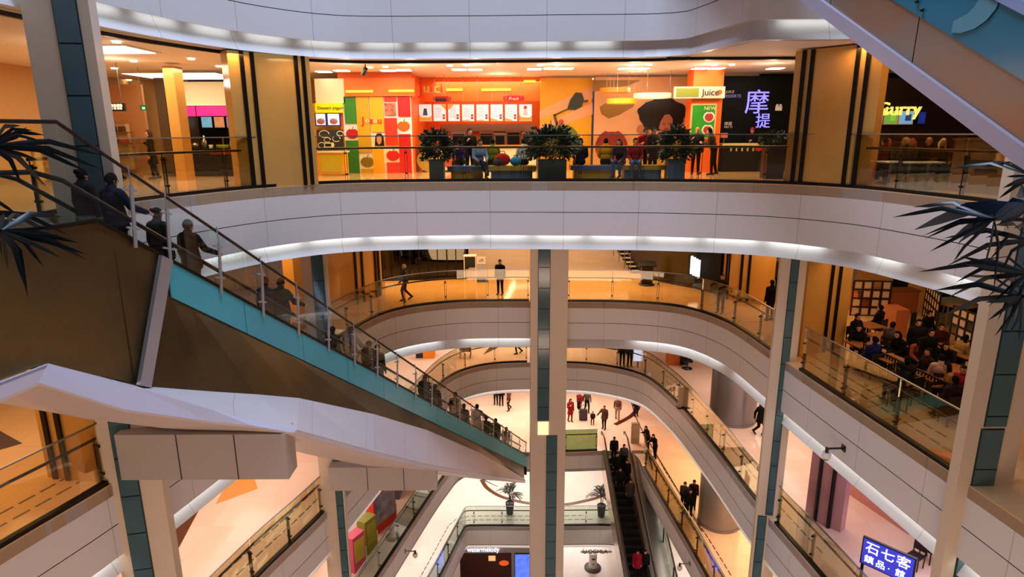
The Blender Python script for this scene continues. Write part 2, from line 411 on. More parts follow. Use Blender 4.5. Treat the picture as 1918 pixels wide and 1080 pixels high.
# ---------------------------------------------------------------- columns with a glass strip
def column(x, y, w, d, z0, z1, strips, rot=0.0, label=None):
    """strips: (offset from left edge, width, z0, z1)"""
    mb = MB(); mb.box(-w / 2, 0, z0, w / 2, d, z1)
    c = obj('column', mb, M_COLW, None, None); c.location = (x, y, 0); c.rotation_euler = (0, 0, rot); c['kind'] = 'structure'
    for o, sw, a, b in strips:
        mb = MB(); xa = -w / 2 + o; z = b
        mb.box(xa - 0.02, -0.02, a, xa + sw + 0.02, 0.01, b, 1)
        while z > a:
            zl = max(a, z - 0.95); mb.box(xa, -0.045, zl + 0.015, xa + sw, -0.015, z - 0.015, 0); z -= 0.95
        obj('glass_strip', mb, [M_TEALG, M_JOINT], c, local=True)
    return c
colC = column(1.66, 27.2, 1.66, 1.2, -30, -2.2, [(0.35, 0.50, -11.55, -2.3), (0.78, 0.47, -30, -12.3)])
mb = MB(); mb.box(-0.48, -0.05, -12.25, 0.02, 0.0, -11.6)
obj('lit_panel', mb, mat('lit column panel', '#f3edb4', 0.4, emit=0.9), colC, local=True, label='glowing pale yellow panel in the glass strip')
colA = column(-8.54, 12.75, 1.14, 0.40, -30, 8, [(0.55, 0.38, -3.4, 8), (0.28, 0.38, -30, -3.5)], rot=0.22)
colRR = column(10.36, 12.4, 1.22, 0.3, -30, 8, [(0.36, 0.44, -4.6, 8), (0.32, 0.46, -30, -4.65)], rot=0.0)
colB = column(-6.66, 20.75, 0.82, 0.30, -30, -2.2, [(0.36, 0.34, -9.8, -2.3), (0.54, 0.22, -30, -9.9)], rot=0.12)
colR = column(9.20, 20.15, 0.80, 0.35, -30, -2.2, [(0.33, 0.22, -11.9, -2.3), (0.10, 0.26, -30, -11.95)], rot=-0.25)
# ---------------------------------------------------------------- gold cladding piers with twin channels
def pier(z, base, slots, h, depth=0.5):
    """base: picture points of the foot; slots: picture u of the dark channels at the foot"""
    pts = [at_z(u, v, z) for u, v in base]
    d = (pts[-1] - pts[0]).normalized(); n = Vector((-d.y, d.x, 0))
    if n.y < 0: n = -n
    poly = [(p.x, p.y) for p in pts] + [((p + n * depth).x, (p + n * depth).y) for p in reversed(pts)]
    mb = MB(); mb.prism(poly, z, z + h)
    c = struct('column', mb, M_GOLD)
    for u in slots:
        for i in range(len(base) - 1):
            if base[i][0] <= u <= base[i + 1][0]:
                t = (u - base[i][0]) / (base[i + 1][0] - base[i][0]); a = pts[i].lerp(pts[i + 1], t)
                e = (pts[i + 1] - pts[i]).normalized(); nn = Vector((-e.y, e.x, 0)); nn = nn if nn.y < 0 else -nn
                mb = MB(); mb.obox(a + nn * 0.03 + Vector((0, 0, h / 2)), e * 0.055, nn * 0.03, (0, 0, h / 2 - 0.002))
                obj('channel', mb, M_DARKM, c)
    return c
pier(0.0, [(452, 354), (550, 347.5), (597, 345)], [475, 493, 572, 585], 3.83)
pier(0.0, [(1467, 344), (1513, 346.5), (1623, 353)], [1484, 1499, 1581, 1599], 3.83)
# ================================================================ BALUSTRADES
M_GLASSY = glass('balustrade glass', '#f8f2da', 0.07)
M_GLASSG = glass('balustrade glass green', '#e8f2ec', 0.07)
M_STEEL = mat('brushed steel', '#8e8a86', 0.28, 0.9)
M_RAILD = mat('dark handrail', '#2a1c14', 0.3, 0.3)
M_POSTD = mat('dark post', '#2b241c', 0.35, 0.7)
M_DASH = mat('dark floor dash', '#2a1d12', 0.3)
def balustrade(n, s0, s1, label, glassm=None, pitch=1.95, h=1.46, hh=1.10, group='glass balustrades around the atrium', dashes=(0.62, 1.05), rail_w=0.035):
    L = LEV[n]; z = L['z']; path = sub(L['path'], s0, s1)
    c = pat(L['path'], (s0 + s1) / 2)
    root = thing('balustrade', label, 'railing', (c.x, c.y, z), 0, group)
    g = glassm or M_GLASSY
    mb = MB(); ribbon(mb, path, [(0.02, z), (0.15, z), (0.15, z + 0.09), (0.02, z + 0.09)], 0, True); obj('base_channel', mb, M_DARKM, root)
    mb = MB(); mb.tube([(p.x, p.y, z + hh) for p in offs(path, 0.17)], rail_w, 8); obj('handrail', mb, M_RAILD, root)
    mb = MB(); ribbon(mb, path, [(0.06, z + h), (0.11, z + h), (0.11, z + h + 0.03), (0.06, z + h + 0.03)], 0, True); obj('top_rail', mb, M_STEEL, root)
    S = s1 - s0; k = max(1, round(S / pitch))
    for i in range(k):
        a, b = s0 + S * i / k, s0 + S * (i + 1) / k
        mb = MB(); ribbon(mb, sub(L['path'], a + 0.015, b - 0.015), [(0.08, z + 0.06), (0.092, z + 0.06), (0.092, z + h), (0.08, z + h)], 0, True)
        obj('glass_panel', mb, g, root)
    for i in range(k + 1):
        s = min(max(s0 + S * i / k, s0 + 0.04), s1 - 0.04)
        p = pat(L['path'], s); q = pat(L['path'], s + 0.05) - pat(L['path'], s - 0.05); q.normalize(); nn = Vector((-q.y, q.x))
        mb = MB()
        for e in (-0.035, 0.035):
            b0 = p + nn * 0.14 + q * e; mb.bar((b0.x, b0.y, z + 0.02), (b0.x, b0.y, z + hh - 0.1), 0.014, 0.05, 0, (nn.x, nn.y, 0))
        mcs = []
        for zz in (z + 0.28, z + hh - 0.16): mc = MB(); mc.bar((p + nn * 0.05).to_3d() + Vector((0, 0, zz)), (p + nn * 0.2).to_3d() + Vector((0, 0, zz)), 0.05, 0.05); mcs.append(mc)
        b0 = p + nn * 0.17; mb.bar((b0.x, b0.y, z + hh - 0.17), (b0.x, b0.y, z + hh), 0.02, 0.02)
        po = obj('post', mb, M_POSTD, root); [obj('clamp', mc, M_POSTD, po) for mc in mcs]
    return root
def dash_line(n, s0, s1, o, label):
    L = LEV[n]; z = L['z']; mb = MB(); s = s0
    po = offs(L['path'], o)
    while s < s1 - 0.3:
        a = pat(po, s); b = pat(po, s + 0.34); mb.bar((a.x, a.y, z + 0.004), (b.x, b.y, z + 0.004), 0.05, 0.008); s += 0.46
    t = struct('trim_%d' % (40 + n), mb, M_DASH)
def ns(n, x, y): return near_s(LEV[n]['path'], (x, y))
e1 = arclen(LEV[1]['path'])[-1]
balustrade(1, ns(1, -9.25, 12.6), ns(1, 10.5, 13.0), 'long glass balustrade in front of the fruit juice bar and benches')
balustrade(2, ns(2, -10.2, 8.0), ns(2, -9.0, 12.6), 'glass balustrade left of the left column with the box beam')
balustrade(2, ns(2, -8.6, 14.4), ns(2, 0.78, 28.1), 'curved glass balustrade left of the central column on the lower gallery')
balustrade(2, ns(2, 2.56, 28.0), ns(2, 9.2, 20.3), 'curved glass balustrade between central column and right column')
balustrade(2, ns(2, 9.3, 19.3), ns(2, 10.0, 12.8), 'glass balustrade beside the crowded dining tables')
balustrade(3, ns(3, -9.4, 11.5), ns(3, -6.95, 20.6), 'glass balustrade left of the thin left column, over pale floor')
balustrade(3, ns(3, -6.6, 22.0), ns(3, 0.9, 36.0), 'curved glass balustrade above the far lower lobby, left half')
balustrade(3, ns(3, 2.6, 36.0), ns(3, 9.1, 21.0), 'curved glass balustrade passing the round grey pillars')
balustrade(3, ns(3, 9.3, 19.8), ns(3, 10.2, 11.5), 'glass balustrade above the lit blue sign at lower right')
balustrade(4, ns(4, -7.0, 21.0), ns(4, -3.95, 33.2), 'glass balustrade beside the red promotion booths at lower left', M_GLASSG)
balustrade(4, ns(4, 3.3, 36.1), ns(4, 5.35, 36.1), 'short glass balustrade left of the crowded down escalator', glass('deep green glass', '#b4c8a8', 0.07))
balustrade(4, ns(4, 7.8, 34.2), ns(4, 8.9, 22.0), 'glass balustrade right of the crowded down escalator')
balustrade(5, ns(5, -5.4, 28.5), ns(5, 6.75, 37.05), 'glass balustrade in front of two potted palms', M_GLASSG, dashes=())
for n, a, b in [(2, (-10.2, 8), (-7.4, 19)), (2, (9.3, 19.3), (10.2, 11)), (3, (-9, 13), (-6, 25)), (3, (8.2, 31), (9.7, 16)), (4, (7.9, 34), (9.2, 18)), (1, (-8.9, 15.5), (10.3, 15)), (5, (-5, 29.5), (6.8, 37.05))]:
    for o in (0.75, 1.2): dash_line(n, ns(n, *a), ns(n, *b), o, '')
# ================================================================ ESCALATORS AND GIRDERS
M_COPPER = mat('bronze cladding', '#80693e', 0.34, 0.7, col2='#54442e', vscale=0.45, stretch=(1, 1, 1))
M_COPPER2 = mat('marbled bronze cladding', '#b0784e', 0.32, 0.45, col2='#9a8a7a', vscale=0.9, stretch=(2.2, 0.5, 0.9))
M_TEALP = mat('teal skirt glass', '#4aa6b6', 0.22, 0.0, var=0.08, vscale=0.5)
M_STEP = mat('escalator step', '#1c1c1e', 0.45, 0.5)
M_BELT = mat('handrail belt', '#191614', 0.35)
M_LAV = mat('lavender metal', '#b6aebc', 0.35, 0.2)
M_SILV = mat('silver bracket', '#b9bcc2', 0.3, 0.7)
M_EGLASS = glass('escalator glass', '#f4f7f5', 0.018)
M_HULL = seam_mat('girder white panel', '#c6bfc2', 2.9, '#8d8684', 0.42, 0.4)
K1 = Vector((-7.5, 11.4, 0)); D1 = Vector((0.331, 0.9436, 0)).normalized(); N1 = Vector((D1.y, -D1.x, 0))
def E1(s, o, z): return K1 + D1 * s + N1 * o + Vector((0, 0, z))
def e1_skirt(s): return 0.04 if s < 0 else 0.04 - 0.704 * s
def e1_rail(s): return 1.78 if s < -0.45 else max(1.78 - 0.727 * (s + 0.45), e1_skirt(s) + 0.6)
S_END = 25.2
def band(mb, top, bot, o_top, o_bot, ss, m=0, thick=0.06):
    """face along the escalator between two height curves, with a little thickness"""
    vs = []; uv = []
    for s in ss:
        vs += [E1(s, o_top, top(s)), E1(s, o_bot, bot(s)), E1(s, o_bot - thick, bot(s)), E1(s, o_top - thick, top(s))]
        uv += [(s, 0), (s, 1), (s, 1), (s, 0)]
    fs = []
    for i in range(len(ss) - 1):
        for k in range(4): fs.append((i * 4 + k, i * 4 + 4 + k, i * 4 + 4 + (k + 1) % 4, i * 4 + (k + 1) % 4))
    n = len(vs); fs += [(0, 1, 2, 3), (n - 1, n - 2, n - 3, n - 4)]
    mb.add(vs, fs, m, False, uv)
def interp(T):
    def f(s):
        if s <= T[0][0]: return T[0][1]
        for (a, za), (b, zb) in zip(T, T[1:]):
            if s <= b: return za + (zb - za) * (s - a) / (b - a)
        return T[-1][1]
    return f
bronze_bot = interp([(-5, -2.22), (-1.31, -2.22), (0.23, -3.2), (2.1, -4.1), (4.96, -5.47), (8.59, -7.56), (12.35, -9.93), (17.84, -13.76), (24.5, -18.75), (26, -19.4)])
white_bot = interp([(-5, -2.62), (-1.54, -2.62), (-0.12, -3.58), (2.45, -5.04), (4.63, -6.23), (8.44, -8.9), (13.65, -12.4), (18.0, -15.3), (22.58, -18.2), (24.5, -18.9), (26, -19.5)])
crease = interp([(-5, -2.22), (-1.31, -2.22), (0.23, -3.2), (1.6, -4.1), (3.2, -5.1), (4.9, -6.15), (8.44, -8.8), (13.65, -12.3), (24.5, -18.85), (26, -19.45)])
SS = [-5, -3, -1.54, -1.31, -0.45, 0, 0.23, 1.2, 2.1, 3.3, 4.96, 6.5, 8.59, 10.5, 12.35, 15, 17.84, 20, 22, 24.5, S_END]
def on_e1(u, v, off):
    r = _ray(u, v); k = K1 + N1 * off - Vector((0, 0, 0)); t = N1.dot(k) / N1.dot(Vector((r.x, r.y, 0)))
    return Vector((r.x * t, r.y * t, EYE + r.z * t))
def pl(u, v, off, n=1): return on_e1(u, v, off)
def loft(mb, A, B, m=0, back=(0, 0, -0.05)):
    n = len(A); o = Vector(back); vs = A + B + [p + o for p in A] + [p + o for p in B]; fs = []
    uv = []; s = 0
    for i in range(n):
        if i: s += (A[i] - A[i - 1]).length
        uv.append((s, 0))
    uv = uv + uv + uv + uv
    for i in range(n - 1):
        fs += [(i, i + 1, n + i + 1, n + i), (2 * n + i, 3 * n + i, 3 * n + i + 1, 2 * n + i + 1), (i, 2 * n + i, 2 * n + i + 1, i + 1), (n + i, n + i + 1, 3 * n + i + 1, 3 * n + i)]
    fs += [(0, n, 3 * n, 2 * n), (n - 1, 3 * n - 1, 4 * n - 1, 2 * n - 1)]
    mb.add(vs, fs, m, False, uv)
e1 = thing('escalator', 'long descending escalator with teal glass skirt and bronze side, carrying riders in dark coats', 'escalator', E1(0, 0, 0), 0, None)
mb = MB()
band(mb, lambda s: e1_skirt(s), lambda s: max(bronze_bot(s), -3.24 + 0 * s), 0.0, -0.03, [s for s in SS if s <= 0.23])
mb.slabpoly([E1(.23, 0, e1_skirt(.23)), E1(1.3, 0, e1_skirt(1.3)), E1(1.3, 0, e1_skirt(1.3) - .1), E1(.23, 0, -3.22)], N1 * -.04)
GA_ = [on_e1(*p) for p in [(-60, 735, -.02), (90, 680, -.02), (255, 722, .0), (400, 733, .3), (480, 738, .45), (560, 745, .5), (700, 775, .5), (800, 805, .4), (900, 848, .25), (982, 895, 0)]]
TT = [E1(max(1.29, (p - K1).dot(D1)), -0.02, e1_skirt(max(1.29, (p - K1).dot(D1))) - .78) for p in GA_[2:]]; TT[0] = E1(1.29, -.02, e1_skirt(1.29) - .05); TT.insert(1, E1(1.32, -.02, e1_skirt(1.3) - .78))
loft(mb, TT, [GA_[2], GA_[2].lerp(GA_[3], .12)] + GA_[3:])
band(mb, lambda s: e1_skirt(s), bronze_bot, -1.75, -1.75, SS)
band(mb, lambda s: bronze_bot(s) + 0.03, lambda s: bronze_bot(s), -0.05, -1.75, SS, 0, 0.02)
mb.slabpoly([E1(S_END, 0, e1_skirt(S_END)), E1(S_END, -1.75, e1_skirt(S_END)), E1(S_END, -1.75, bronze_bot(S_END)), E1(S_END, 0, bronze_bot(S_END))], D1 * 0.05)
obj('side_cladding', mb, M_COPPER, e1, label='bronze side cladding')
mb = MB(); sp = [1.3 + 1.99 * i for i in range(13)]
for a, b in zip(sp, sp[1:]): band(mb, lambda s: e1_skirt(s) - 0.03, lambda s: e1_skirt(s) - 0.82, 0.03, 0.03, [a + 0.01, b - 0.01], 0, 0.03)
obj('skirt_glass', mb, M_TEALP, e1, label='teal glass skirt panels')
mb = MB(); band(mb, lambda s: e1_skirt(s) + 0.05, lambda s: e1_skirt(s) - 0.02, 0.05, 0.05, SS, 0, 0.12)
obj('edge_cap', mb, M_POSTD, e1)
mb = MB(); mb.slabpoly([E1(1.12, 0.05, -0.78), E1(1.36, 0.05, -0.94), E1(0.44, 0.05, -3.34), E1(0.2, 0.05, -3.2)], N1 * 0.10)
obj('joint_cover', mb, M_SILV, e1, label='silver slanting joint cover')
# steps (with the flat landing at the head)
mb = MB(); o0, o1 = -0.38, -1.38; st = 0.4
mb.add([E1(-5, o0, 0), E1(-5, o1, 0), E1(-.44, o1, 0), E1(-.44, o0, 0), E1(-5, o0, -.2), E1(-5, o1, -.2), E1(-.44, o1, -.2), E1(-.44, o0, -.2)], [(0, 1, 2, 3), (4, 7, 6, 5), (0, 3, 7, 4), (1, 5, 6, 2), (2, 6, 7, 3), (0, 4, 5, 1)])
def e1_step(s): return 0.0 if s < -0.44 else -0.2816 * (math.floor((s + 0.44) / 0.4) + 1)
s = -0.44
while s < S_END - 0.3:
    z = e1_step(s + 0.01); a = E1(s, o0, z); mb.obox(E1(s + 0.2, (o0 + o1) / 2, z - 0.14), D1 * 0.2, N1 * 0.5, (0, 0, 0.14)); s += 0.4
obj('steps', mb, M_STEP, e1)
for side, (oi, oo) in (('near', (-0.22, -0.38)), ('far', (-1.38, -1.54))):
    mb = MB(); om = (oi + oo) / 2
    band(mb, lambda s: e1_skirt(s) + 0.0, lambda s: e1_skirt(s) - 0.8, oi, oi, SS, 0, 0.16); obj('inner_skirt', mb, M_SILV, e1)
    mb = MB(); f = (lambda s: 1.0 if s < -0.9 else 1.0 - 0.704 * (s + 0.6) if s > -0.3 else 1.0 - .35 * (s + .9))
    sb = [-5, -2, -0.8, -0.3, 0.1, 0.5, 1, 2] + [3 + 2 * i for i in range(12)]
    mb.tube([E1(s, om, f(s)) for s in sb if s <= S_END], 0.045, 8); obj('handrail', mb, M_BELT, e1)
    mb = MB(); band(mb, lambda s: f(s) - 0.05, lambda s: e1_skirt(s) + 0.05, om, om, [s for s in sb if s <= S_END], 0, 0.012); obj('inner_glass', mb, M_EGLASS, e1)
# outer glass barrier along the near side
br = thing('balustrade', 'tall slanting glass barrier with silver brackets and dark top rail along the long escalator', 'railing', E1(0, 0, 0), 0, None)
mb = MB(); rs = [-5, -2, -0.45] + [0.5 + 2 * i for i in range(13)]
mb.tube([E1(s, 0.0, e1_rail(s)) for s in rs if s < S_END] + [E1(S_END, 0, e1_rail(S_END))], 0.035, 8); obj('top_rail', mb, M_RAILD, br)
pst = [-3.0, -1.4] + [0.62 + 1.02 * i for i in range(24)]
sp2 = [-5, -3.0] + [-0.45 + 1.99 * i for i in range(14)]
for a, b in zip(sp2, sp2[1:]):
    b = min(b, S_END)
    if a >= b: continue
    mb = MB(); band(mb, lambda s: e1_rail(s), lambda s: e1_skirt(s) + 0.05, 0.0, 0.0, [a + 0.01, b - 0.01], 0, 0.012); obj('glass_panel', mb, M_EGLASS, br)
for i, s in enumerate([0.62, 1.35, 2.6, 3.85, 5.1, 6.35, 7.6, 8.85, 10.1, 11.4, 12.7, 14.0, 15.3, 16.6, 18, 19.4, 20.8, 22.2, 23.6, 24.8, -3.2, -1.8]):
    h = e1_rail(s) - e1_skirt(s); mb = MB(); zb = e1_skirt(s); t = D1 * 0.10
    mb.bar(E1(s, 0.07, zb - 0.15), E1(s, 0.07, zb + h * 0.74) + t, 0.07, 0.03, 0, (N1.x, N1.y, 0)); mb.bar(E1(s, 0.07, zb + h * 0.74) + t, E1(s, 0.02, zb + h) + t * 1.3, 0.022, 0.022)
    for k in (0.16, 0.68): mb.bar(E1(s - 0.13, 0.06, zb + h * k + 0.04) + t * k, E1(s + 0.13, 0.06, zb + h * k - 0.04) + t * k, 0.04, 0.04)
    obj('bracket', mb, M_SILV, br)
# white girder under it, widening towards the box beams
GA = GA_
GT = [on_e1(*p) for p in [(-60, 739, .15), (90, 682, .15), (255, 726, .7), (400, 768, 1.3), (480, 790, 1.7), (556, 804, 2.15), (700, 844, 1.95), (800, 868, 1.7), (900, 886, 1.0), (984, 899, .1)]]
GB = [on_e1(*p) for p in [(-60, 775, .15), (72, 716, .15), (232, 766, .7), (395, 789, 1.3), (470, 796, 1.7), (550, 810, 2.15), (700, 853, 1.95), (800, 876, 1.7), (900, 891, 1.0), (984, 903, .1)]]
mb = MB()
loft(mb, GA, GT, 0)
loft(mb, GT, GB, 1, -N1 * 0.05)
GC = [p - N1 * (0.55 + 0.25 * k) + Vector((0, 0, -0.30)) for k, p in enumerate(GB)]
GC = [Vector((p.x, p.y, p.z)) for p in GC]
loft(mb, GB, GC, 2)
GD = [a - N1 * 1.75 + Vector((0, 0, -0.9)) for a in GA]
loft(mb, GC, GD, 0)
g = obj('girder', mb, [M_HULL, mat('girder rim', '#c9c9dc', 0.35), mat('girder soffit', '#cdbcb2', 0.4)], None); g['kind'] = 'structure'
# box beams from the columns that carry it
for nm, x0, x1, y0, d, z0, z1 in [(1, -8.6, -4.92, 12.45, 0.55, -5.80, -4.72), (2, -6.6, -2.76, 20.3, 0.5, -10.92, -10.0)]:
    mb = MB(); mb.box(x0, y0, z0, x1, y0 + d, z1, 0)
    for k in (0.36, 0.70): mb.box(x0 + (x1 - x0) * k - 0.012, y0 - 0.006, z0 + 0.005, x0 + (x1 - x0) * k + 0.012, y0 + 0.01, z1 - 0.005, 1)
    struct('beam', mb, [mat('beam panel', '#aea29a', 0.45), M_JOINT, M_BLACK])
# ---------------------------------------------------------------- escalator overhead at the right (rises away to the upper left)
Q0 = Vector((6.5, 8.0, 0.0)); DQ = Vector((-0.16, 0.987, 0)).normalized(); NQ = Vector((-DQ.y, DQ.x, 0))   # NQ points to the atrium (left)
def EQ(s, o, z): return Q0 + DQ * s + NQ * o + Vector((0, 0, z))
def q_low(s): return 1.07 + 0.565 * s
q = thing('escalator', 'escalator passing overhead at the upper right with marbled bronze side and blue-teal glass', 'escalator', EQ(-4, 0, 0), 0, None)
def qband(mb, a, b, oa, ob, ss, m=0, th=0.06):
    vs = []
    for s in ss: vs += [EQ(s, oa, q_low(s) + a), EQ(s, ob, q_low(s) + b), EQ(s, ob - th, q_low(s) + b), EQ(s, oa - th, q_low(s) + a)]
    fs = []
    for i in range(len(ss) - 1):
        for k in range(4): fs.append((i * 4 + k, i * 4 + 4 + k, i * 4 + 4 + (k + 1) % 4, i * 4 + (k + 1) % 4))
    n = len(vs); mb.add(vs, fs + [(0, 1, 2, 3), (n - 1, n - 2, n - 3, n - 4)], m)
QS = [-1.9, 0, 2, 4, 6, 9, 13]
mb = MB(); qband(mb, 0.25, 0.0, 0.10, 0.10, QS, 0, 0.10); qband(mb, 0.03, -0.03, 0.10, -1.6, QS, 0, 0.03); obj('edge_beam', mb, M_LAV, q, label='lavender grey lower edge beam')
mb = MB(); qb = [-1.9, 0.05, 2.2, 4.35, 6.5, 9, 13]
for a, b in zip(qb, qb[1:]): qband(mb, 0.92, 0.25, 0.0, 0.02, [a + 0.012, b - 0.012])
qband(mb, 0.92, 0.0, -1.65, -1.65, QS); obj('side_cladding', mb, M_COPPER2, q, label='marbled bronze side cladding')
mb = MB(); qband(mb, 1.64, 0.92, 0.02, 0.02, QS, 0, 0.03); obj('skirt_glass', mb, mat('blue teal glass', '#24768c', 0.15, 0.0, var=0.05, vscale=0.4), q, label='blue-teal glass skirt')
mb = MB()
for a in qb[1:-1]:
    for zz in (0.99, 1.13): mb.ball(EQ(a - 0.1 + (zz - 0.97) * 0.9, 0.05, q_low(a) + zz), 0.03, 8)
obj('glass_fixing', mb, M_BLACK, q)
def on_q(u, v):
    r = _ray(u, v); k = Q0 + NQ * .035; tt = NQ.dot(k) / NQ.dot(Vector((r.x, r.y, 0))); return r * tt + Vector((0, 0, EYE))
mb = MB(); A_ = [(1782, 61), (1800, 62), (1825, 54), (1848, 38), (1866, 16), (1870, 4)]; B_ = [(1786, 40), (1798, 33), (1812, 26), (1824, 14), (1832, 2), (1836, -8)]
for i in range(5): mb.slabpoly([on_q(*A_[i]), on_q(*A_[i + 1]), on_q(*B_[i + 1]), on_q(*B_[i])], NQ * .004)
obj('ring_decal', mb, mat('pale teal decal', '#5f9aa6', 0.3), q, label='pale curved decal on the blue-teal glass')
mb = MB(); qband(mb, 1.78, 1.64, 0.06, 0.06, QS, 0, 0.14); obj('edge_cap', mb, mat('pale blue cap', '#9fb2d6', 0.3, 0.3), q, label='pale blue edge cap')
mb = MB(); qband(mb, 1.2, 1.16, -0.3, -1.4, QS, 0, 0.1); obj('steps', mb, M_STEP, q)
for o in (-0.2, -1.45):
    mb = MB(); mb.tube([EQ(s, o, q_low(s) + 2.6) for s in QS], 0.05, 8); obj('handrail', mb, M_BELT, q)
    mb = MB(); qband(mb, 2.58, 1.7, o, o, QS, 0, 0.012); obj('inner_glass', mb, M_EGLASS, q)
# ---------------------------------------------------------------- crowded down escalator, right of the central column
XE, YE, ZE, SL = 5.62, 36.05, -18.0, 0.60
def E2(s, o, z): return Vector((XE + o + 0.055 * s, YE - s, ZE + z))
def e2z(s): return -SL * s
e2 = thing('escalator', 'crowded down escalator with black steps, right of the central column', 'escalator', E2(0, 0.8, 0), 0, None)
def e2band(mb, a, b, oa, ob, ss, m=0, th=0.04):
    vs = []
    for s in ss: vs += [E2(s, oa, e2z(s) + a), E2(s, ob, e2z(s) + b), E2(s, ob + th, e2z(s) + b), E2(s, oa + th, e2z(s) + a)]
    fs = []
    for i in range(len(ss) - 1):
        for k in range(4): fs.append((i * 4 + k, i * 4 + 4 + k, i * 4 + 4 + (k + 1) % 4, i * 4 + (k + 1) % 4))
    n = len(vs); mb.add(vs, fs + [(0, 1, 2, 3), (n - 1, n - 2, n - 3, n - 4)], m)
S2 = [0, 2, 4, 6, 8, 10]
mb = MB(); e2band(mb, 0.1, -1.25, 0.0, 0.0, S2); e2band(mb, 0.1, -1.25, 1.72, 1.72, S2); e2band(mb, -1.2, -1.25, 0, 1.7, S2); obj('side_cladding', mb, mat('reflective beige metal', '#b9a58c', 0.2, 0.7), e2, label='shiny beige side cladding')
mb = MB(); s = 0.0
while s < 9.9: mb.obox(E2(s + 0.2, 0.86, e2z(s + 0.4) - 0.1), (0.5, 0, 0), (0, 0.2, 0), (0, 0, 0.14)); s += 0.4
obj('steps', mb, M_STEP, e2)
for o in (0.12, 1.56):
    mb = MB(); e2band(mb, 0.16, 0.0, o - 0.1, o - 0.1, S2, 0, 0.24); obj('inner_skirt', mb, M_STEEL, e2)
    mb = MB(); mb.tube([E2(-0.9, o, 0.75), E2(-1.0, o, 0.9), E2(-0.8, o, 1.0), E2(0, o, 0.98)] + [E2(s, o, e2z(s) + 0.95) for s in S2[1:]], 0.05, 8); obj('handrail', mb, M_BELT, e2)
    mb = MB(); e2band(mb, 0.92, 0.14, o, o, S2, 0, 0.014); obj('inner_glass', mb, M_EGLASS, e2)

ob2 = thing('balustrade', 'outer slanting glass barrier along the right side of the crowded down escalator', 'railing', E2(0, 2.5, 0))
mb = MB(); e2band(mb, 0.12, -0.1, 1.85, 1.85, S2, 0, 0.75); e2band(mb, 0.0, -1.2, 2.55, 2.55, S2, 0, 0.05); obj('base_channel', mb, M_STEEL, ob2)
mb = MB(); mb.tube([E2(s, 2.6, e2z(s) + 1.25) for s in S2], 0.05, 8); obj('handrail', mb, M_RAILD, ob2)
for a in range(0, 10, 2):
    mb = MB(); e2band(mb, 1.2, 0.1, 2.6, 2.6, [a + 0.02, a + 1.98], 0, 0.014); obj('glass_panel', mb, M_GLASSG, ob2)
    mb = MB(); mb.bar(E2(a + 1, 2.55, e2z(a + 1)), E2(a + 1, 2.55, e2z(a + 1) + 1.2), 0.06, 0.06); obj('post', mb, M_POSTD, ob2)
# ================================================================ SHOPS ON THE CAMERA'S LEVEL
M_ORANGE = mat('orange wall', '#e8660f', 0.5); M_YEL = mat('mango yellow wall', '#e8a80c', 0.5); M_PEACH = mat('peach band', '#eaa878', 0.5)
M_CREAM = mat('cream panel', '#e2dcb4', 0.5); M_LIME = mat('lime panel', '#c2b60e', 0.5); M_NAVY = mat('navy lacquer', '#34507f', 0.4)
M_OLIVE = mat('olive vinyl', '#8d7426', 0.5); M_RED = mat('signal red', '#d3100f', 0.5); M_REDO = mat('tomato red', '#d93010', 0.5)
M_GREEN = mat('leaf green panel', '#2c7a1c', 0.5); M_MUST = mat('mustard panel', '#c39a10', 0.5); M_WHITEG = mat('white gloss', '#ece4dc', 0.4)
M_SKIN = mat('skin', '#c08a68', 0.55); M_TAN = mat('tan wall', '#c99a5c', 0.6); M_STEELK = mat('kitchen steel', '#b49a7c', 0.3, 0.6)
M_DKWALL = mat('black shop wall', '#060606', 0.5, spec=0.15); M_BROWN = mat('brown counter', '#5a3a22', 0.4); M_WOOD = mat('warm wood', '#8a5426', 0.45)
# back walls and side walls behind the shop fronts
mb = MB(); mb.box(-17, 29.2, 0, -6.7, 29.4, 3.9); struct('wall_back', mb, M_TAN)
mb = MB(); mb.box(-6.8, 26.0, 0, -3.9, 26.2, 3.9); struct('wall_panel', mb, M_ORANGE)
mb = MB(); mb.box(-4.1, 30.2, 0, 2.0, 30.4, 3.9); struct('wall_kitchen', mb, M_ORANGE)
mb = MB(); mb.box(-4.15, 26.2, 0, -3.95, 30.2, 3.9); struct('wall_kitchen_side', mb, M_ORANGE)
mb = MB(); mb.box(10.4, 27.6, 0, 17, 27.8, 3.9); struct('wall_dark', mb, M_DKWALL)
mb = MB(); mb.box(-17.0, 10, 0, -16.8, 29.2, 3.9); struct('wall_corridor', mb, M_TAN)
mb = MB(); mb.box(16.8, 10, 0, 17.0, 27.6, 3.9); struct('wall_side', mb, M_BROWN)
# --- ceiling lamps
M_LAMP = mat('ceiling lamp diffuser', '#fff4e0', 0.5, emit=7.0); M_SPOT = mat('downlight', '#ffe9c4', 0.5, emit=9.0)
TROF = [(606, 133), (640, 131), (727, 131), (756, 130), (860, 129), (890, 129), (1001, 128), (1032, 127), (1060, 127), (1172, 127), (1201, 127), (1311, 127), (1342, 127), (1452, 127)]
for i, (u, v) in enumerate(TROF):
    p = at_z(u, v, 3.88)
    t = thing('ceiling_light', 'square recessed lamp in the shop ceiling, %s from the left of the row' % ['first', 'second', 'third', 'fourth', 'fifth', 'sixth', 'seventh', 'eighth', 'ninth', 'tenth', 'eleventh', 'twelfth', 'thirteenth', 'last'][i], 'ceiling light', (p.x, p.y, 3.76), 0, 'square lamps in the shop ceiling')
    mb = MB(); mb.box(p.x - .30, p.y - .30, 3.855, p.x + .30, p.y + .30, 3.885); obj('frame', mb, M_WHITE, t)
    mb = MB(); mb.box(p.x - .26, p.y - .26, 3.84, p.x + .26, p.y + .26, 3.855); obj('diffuser', mb, M_LAMP, t)
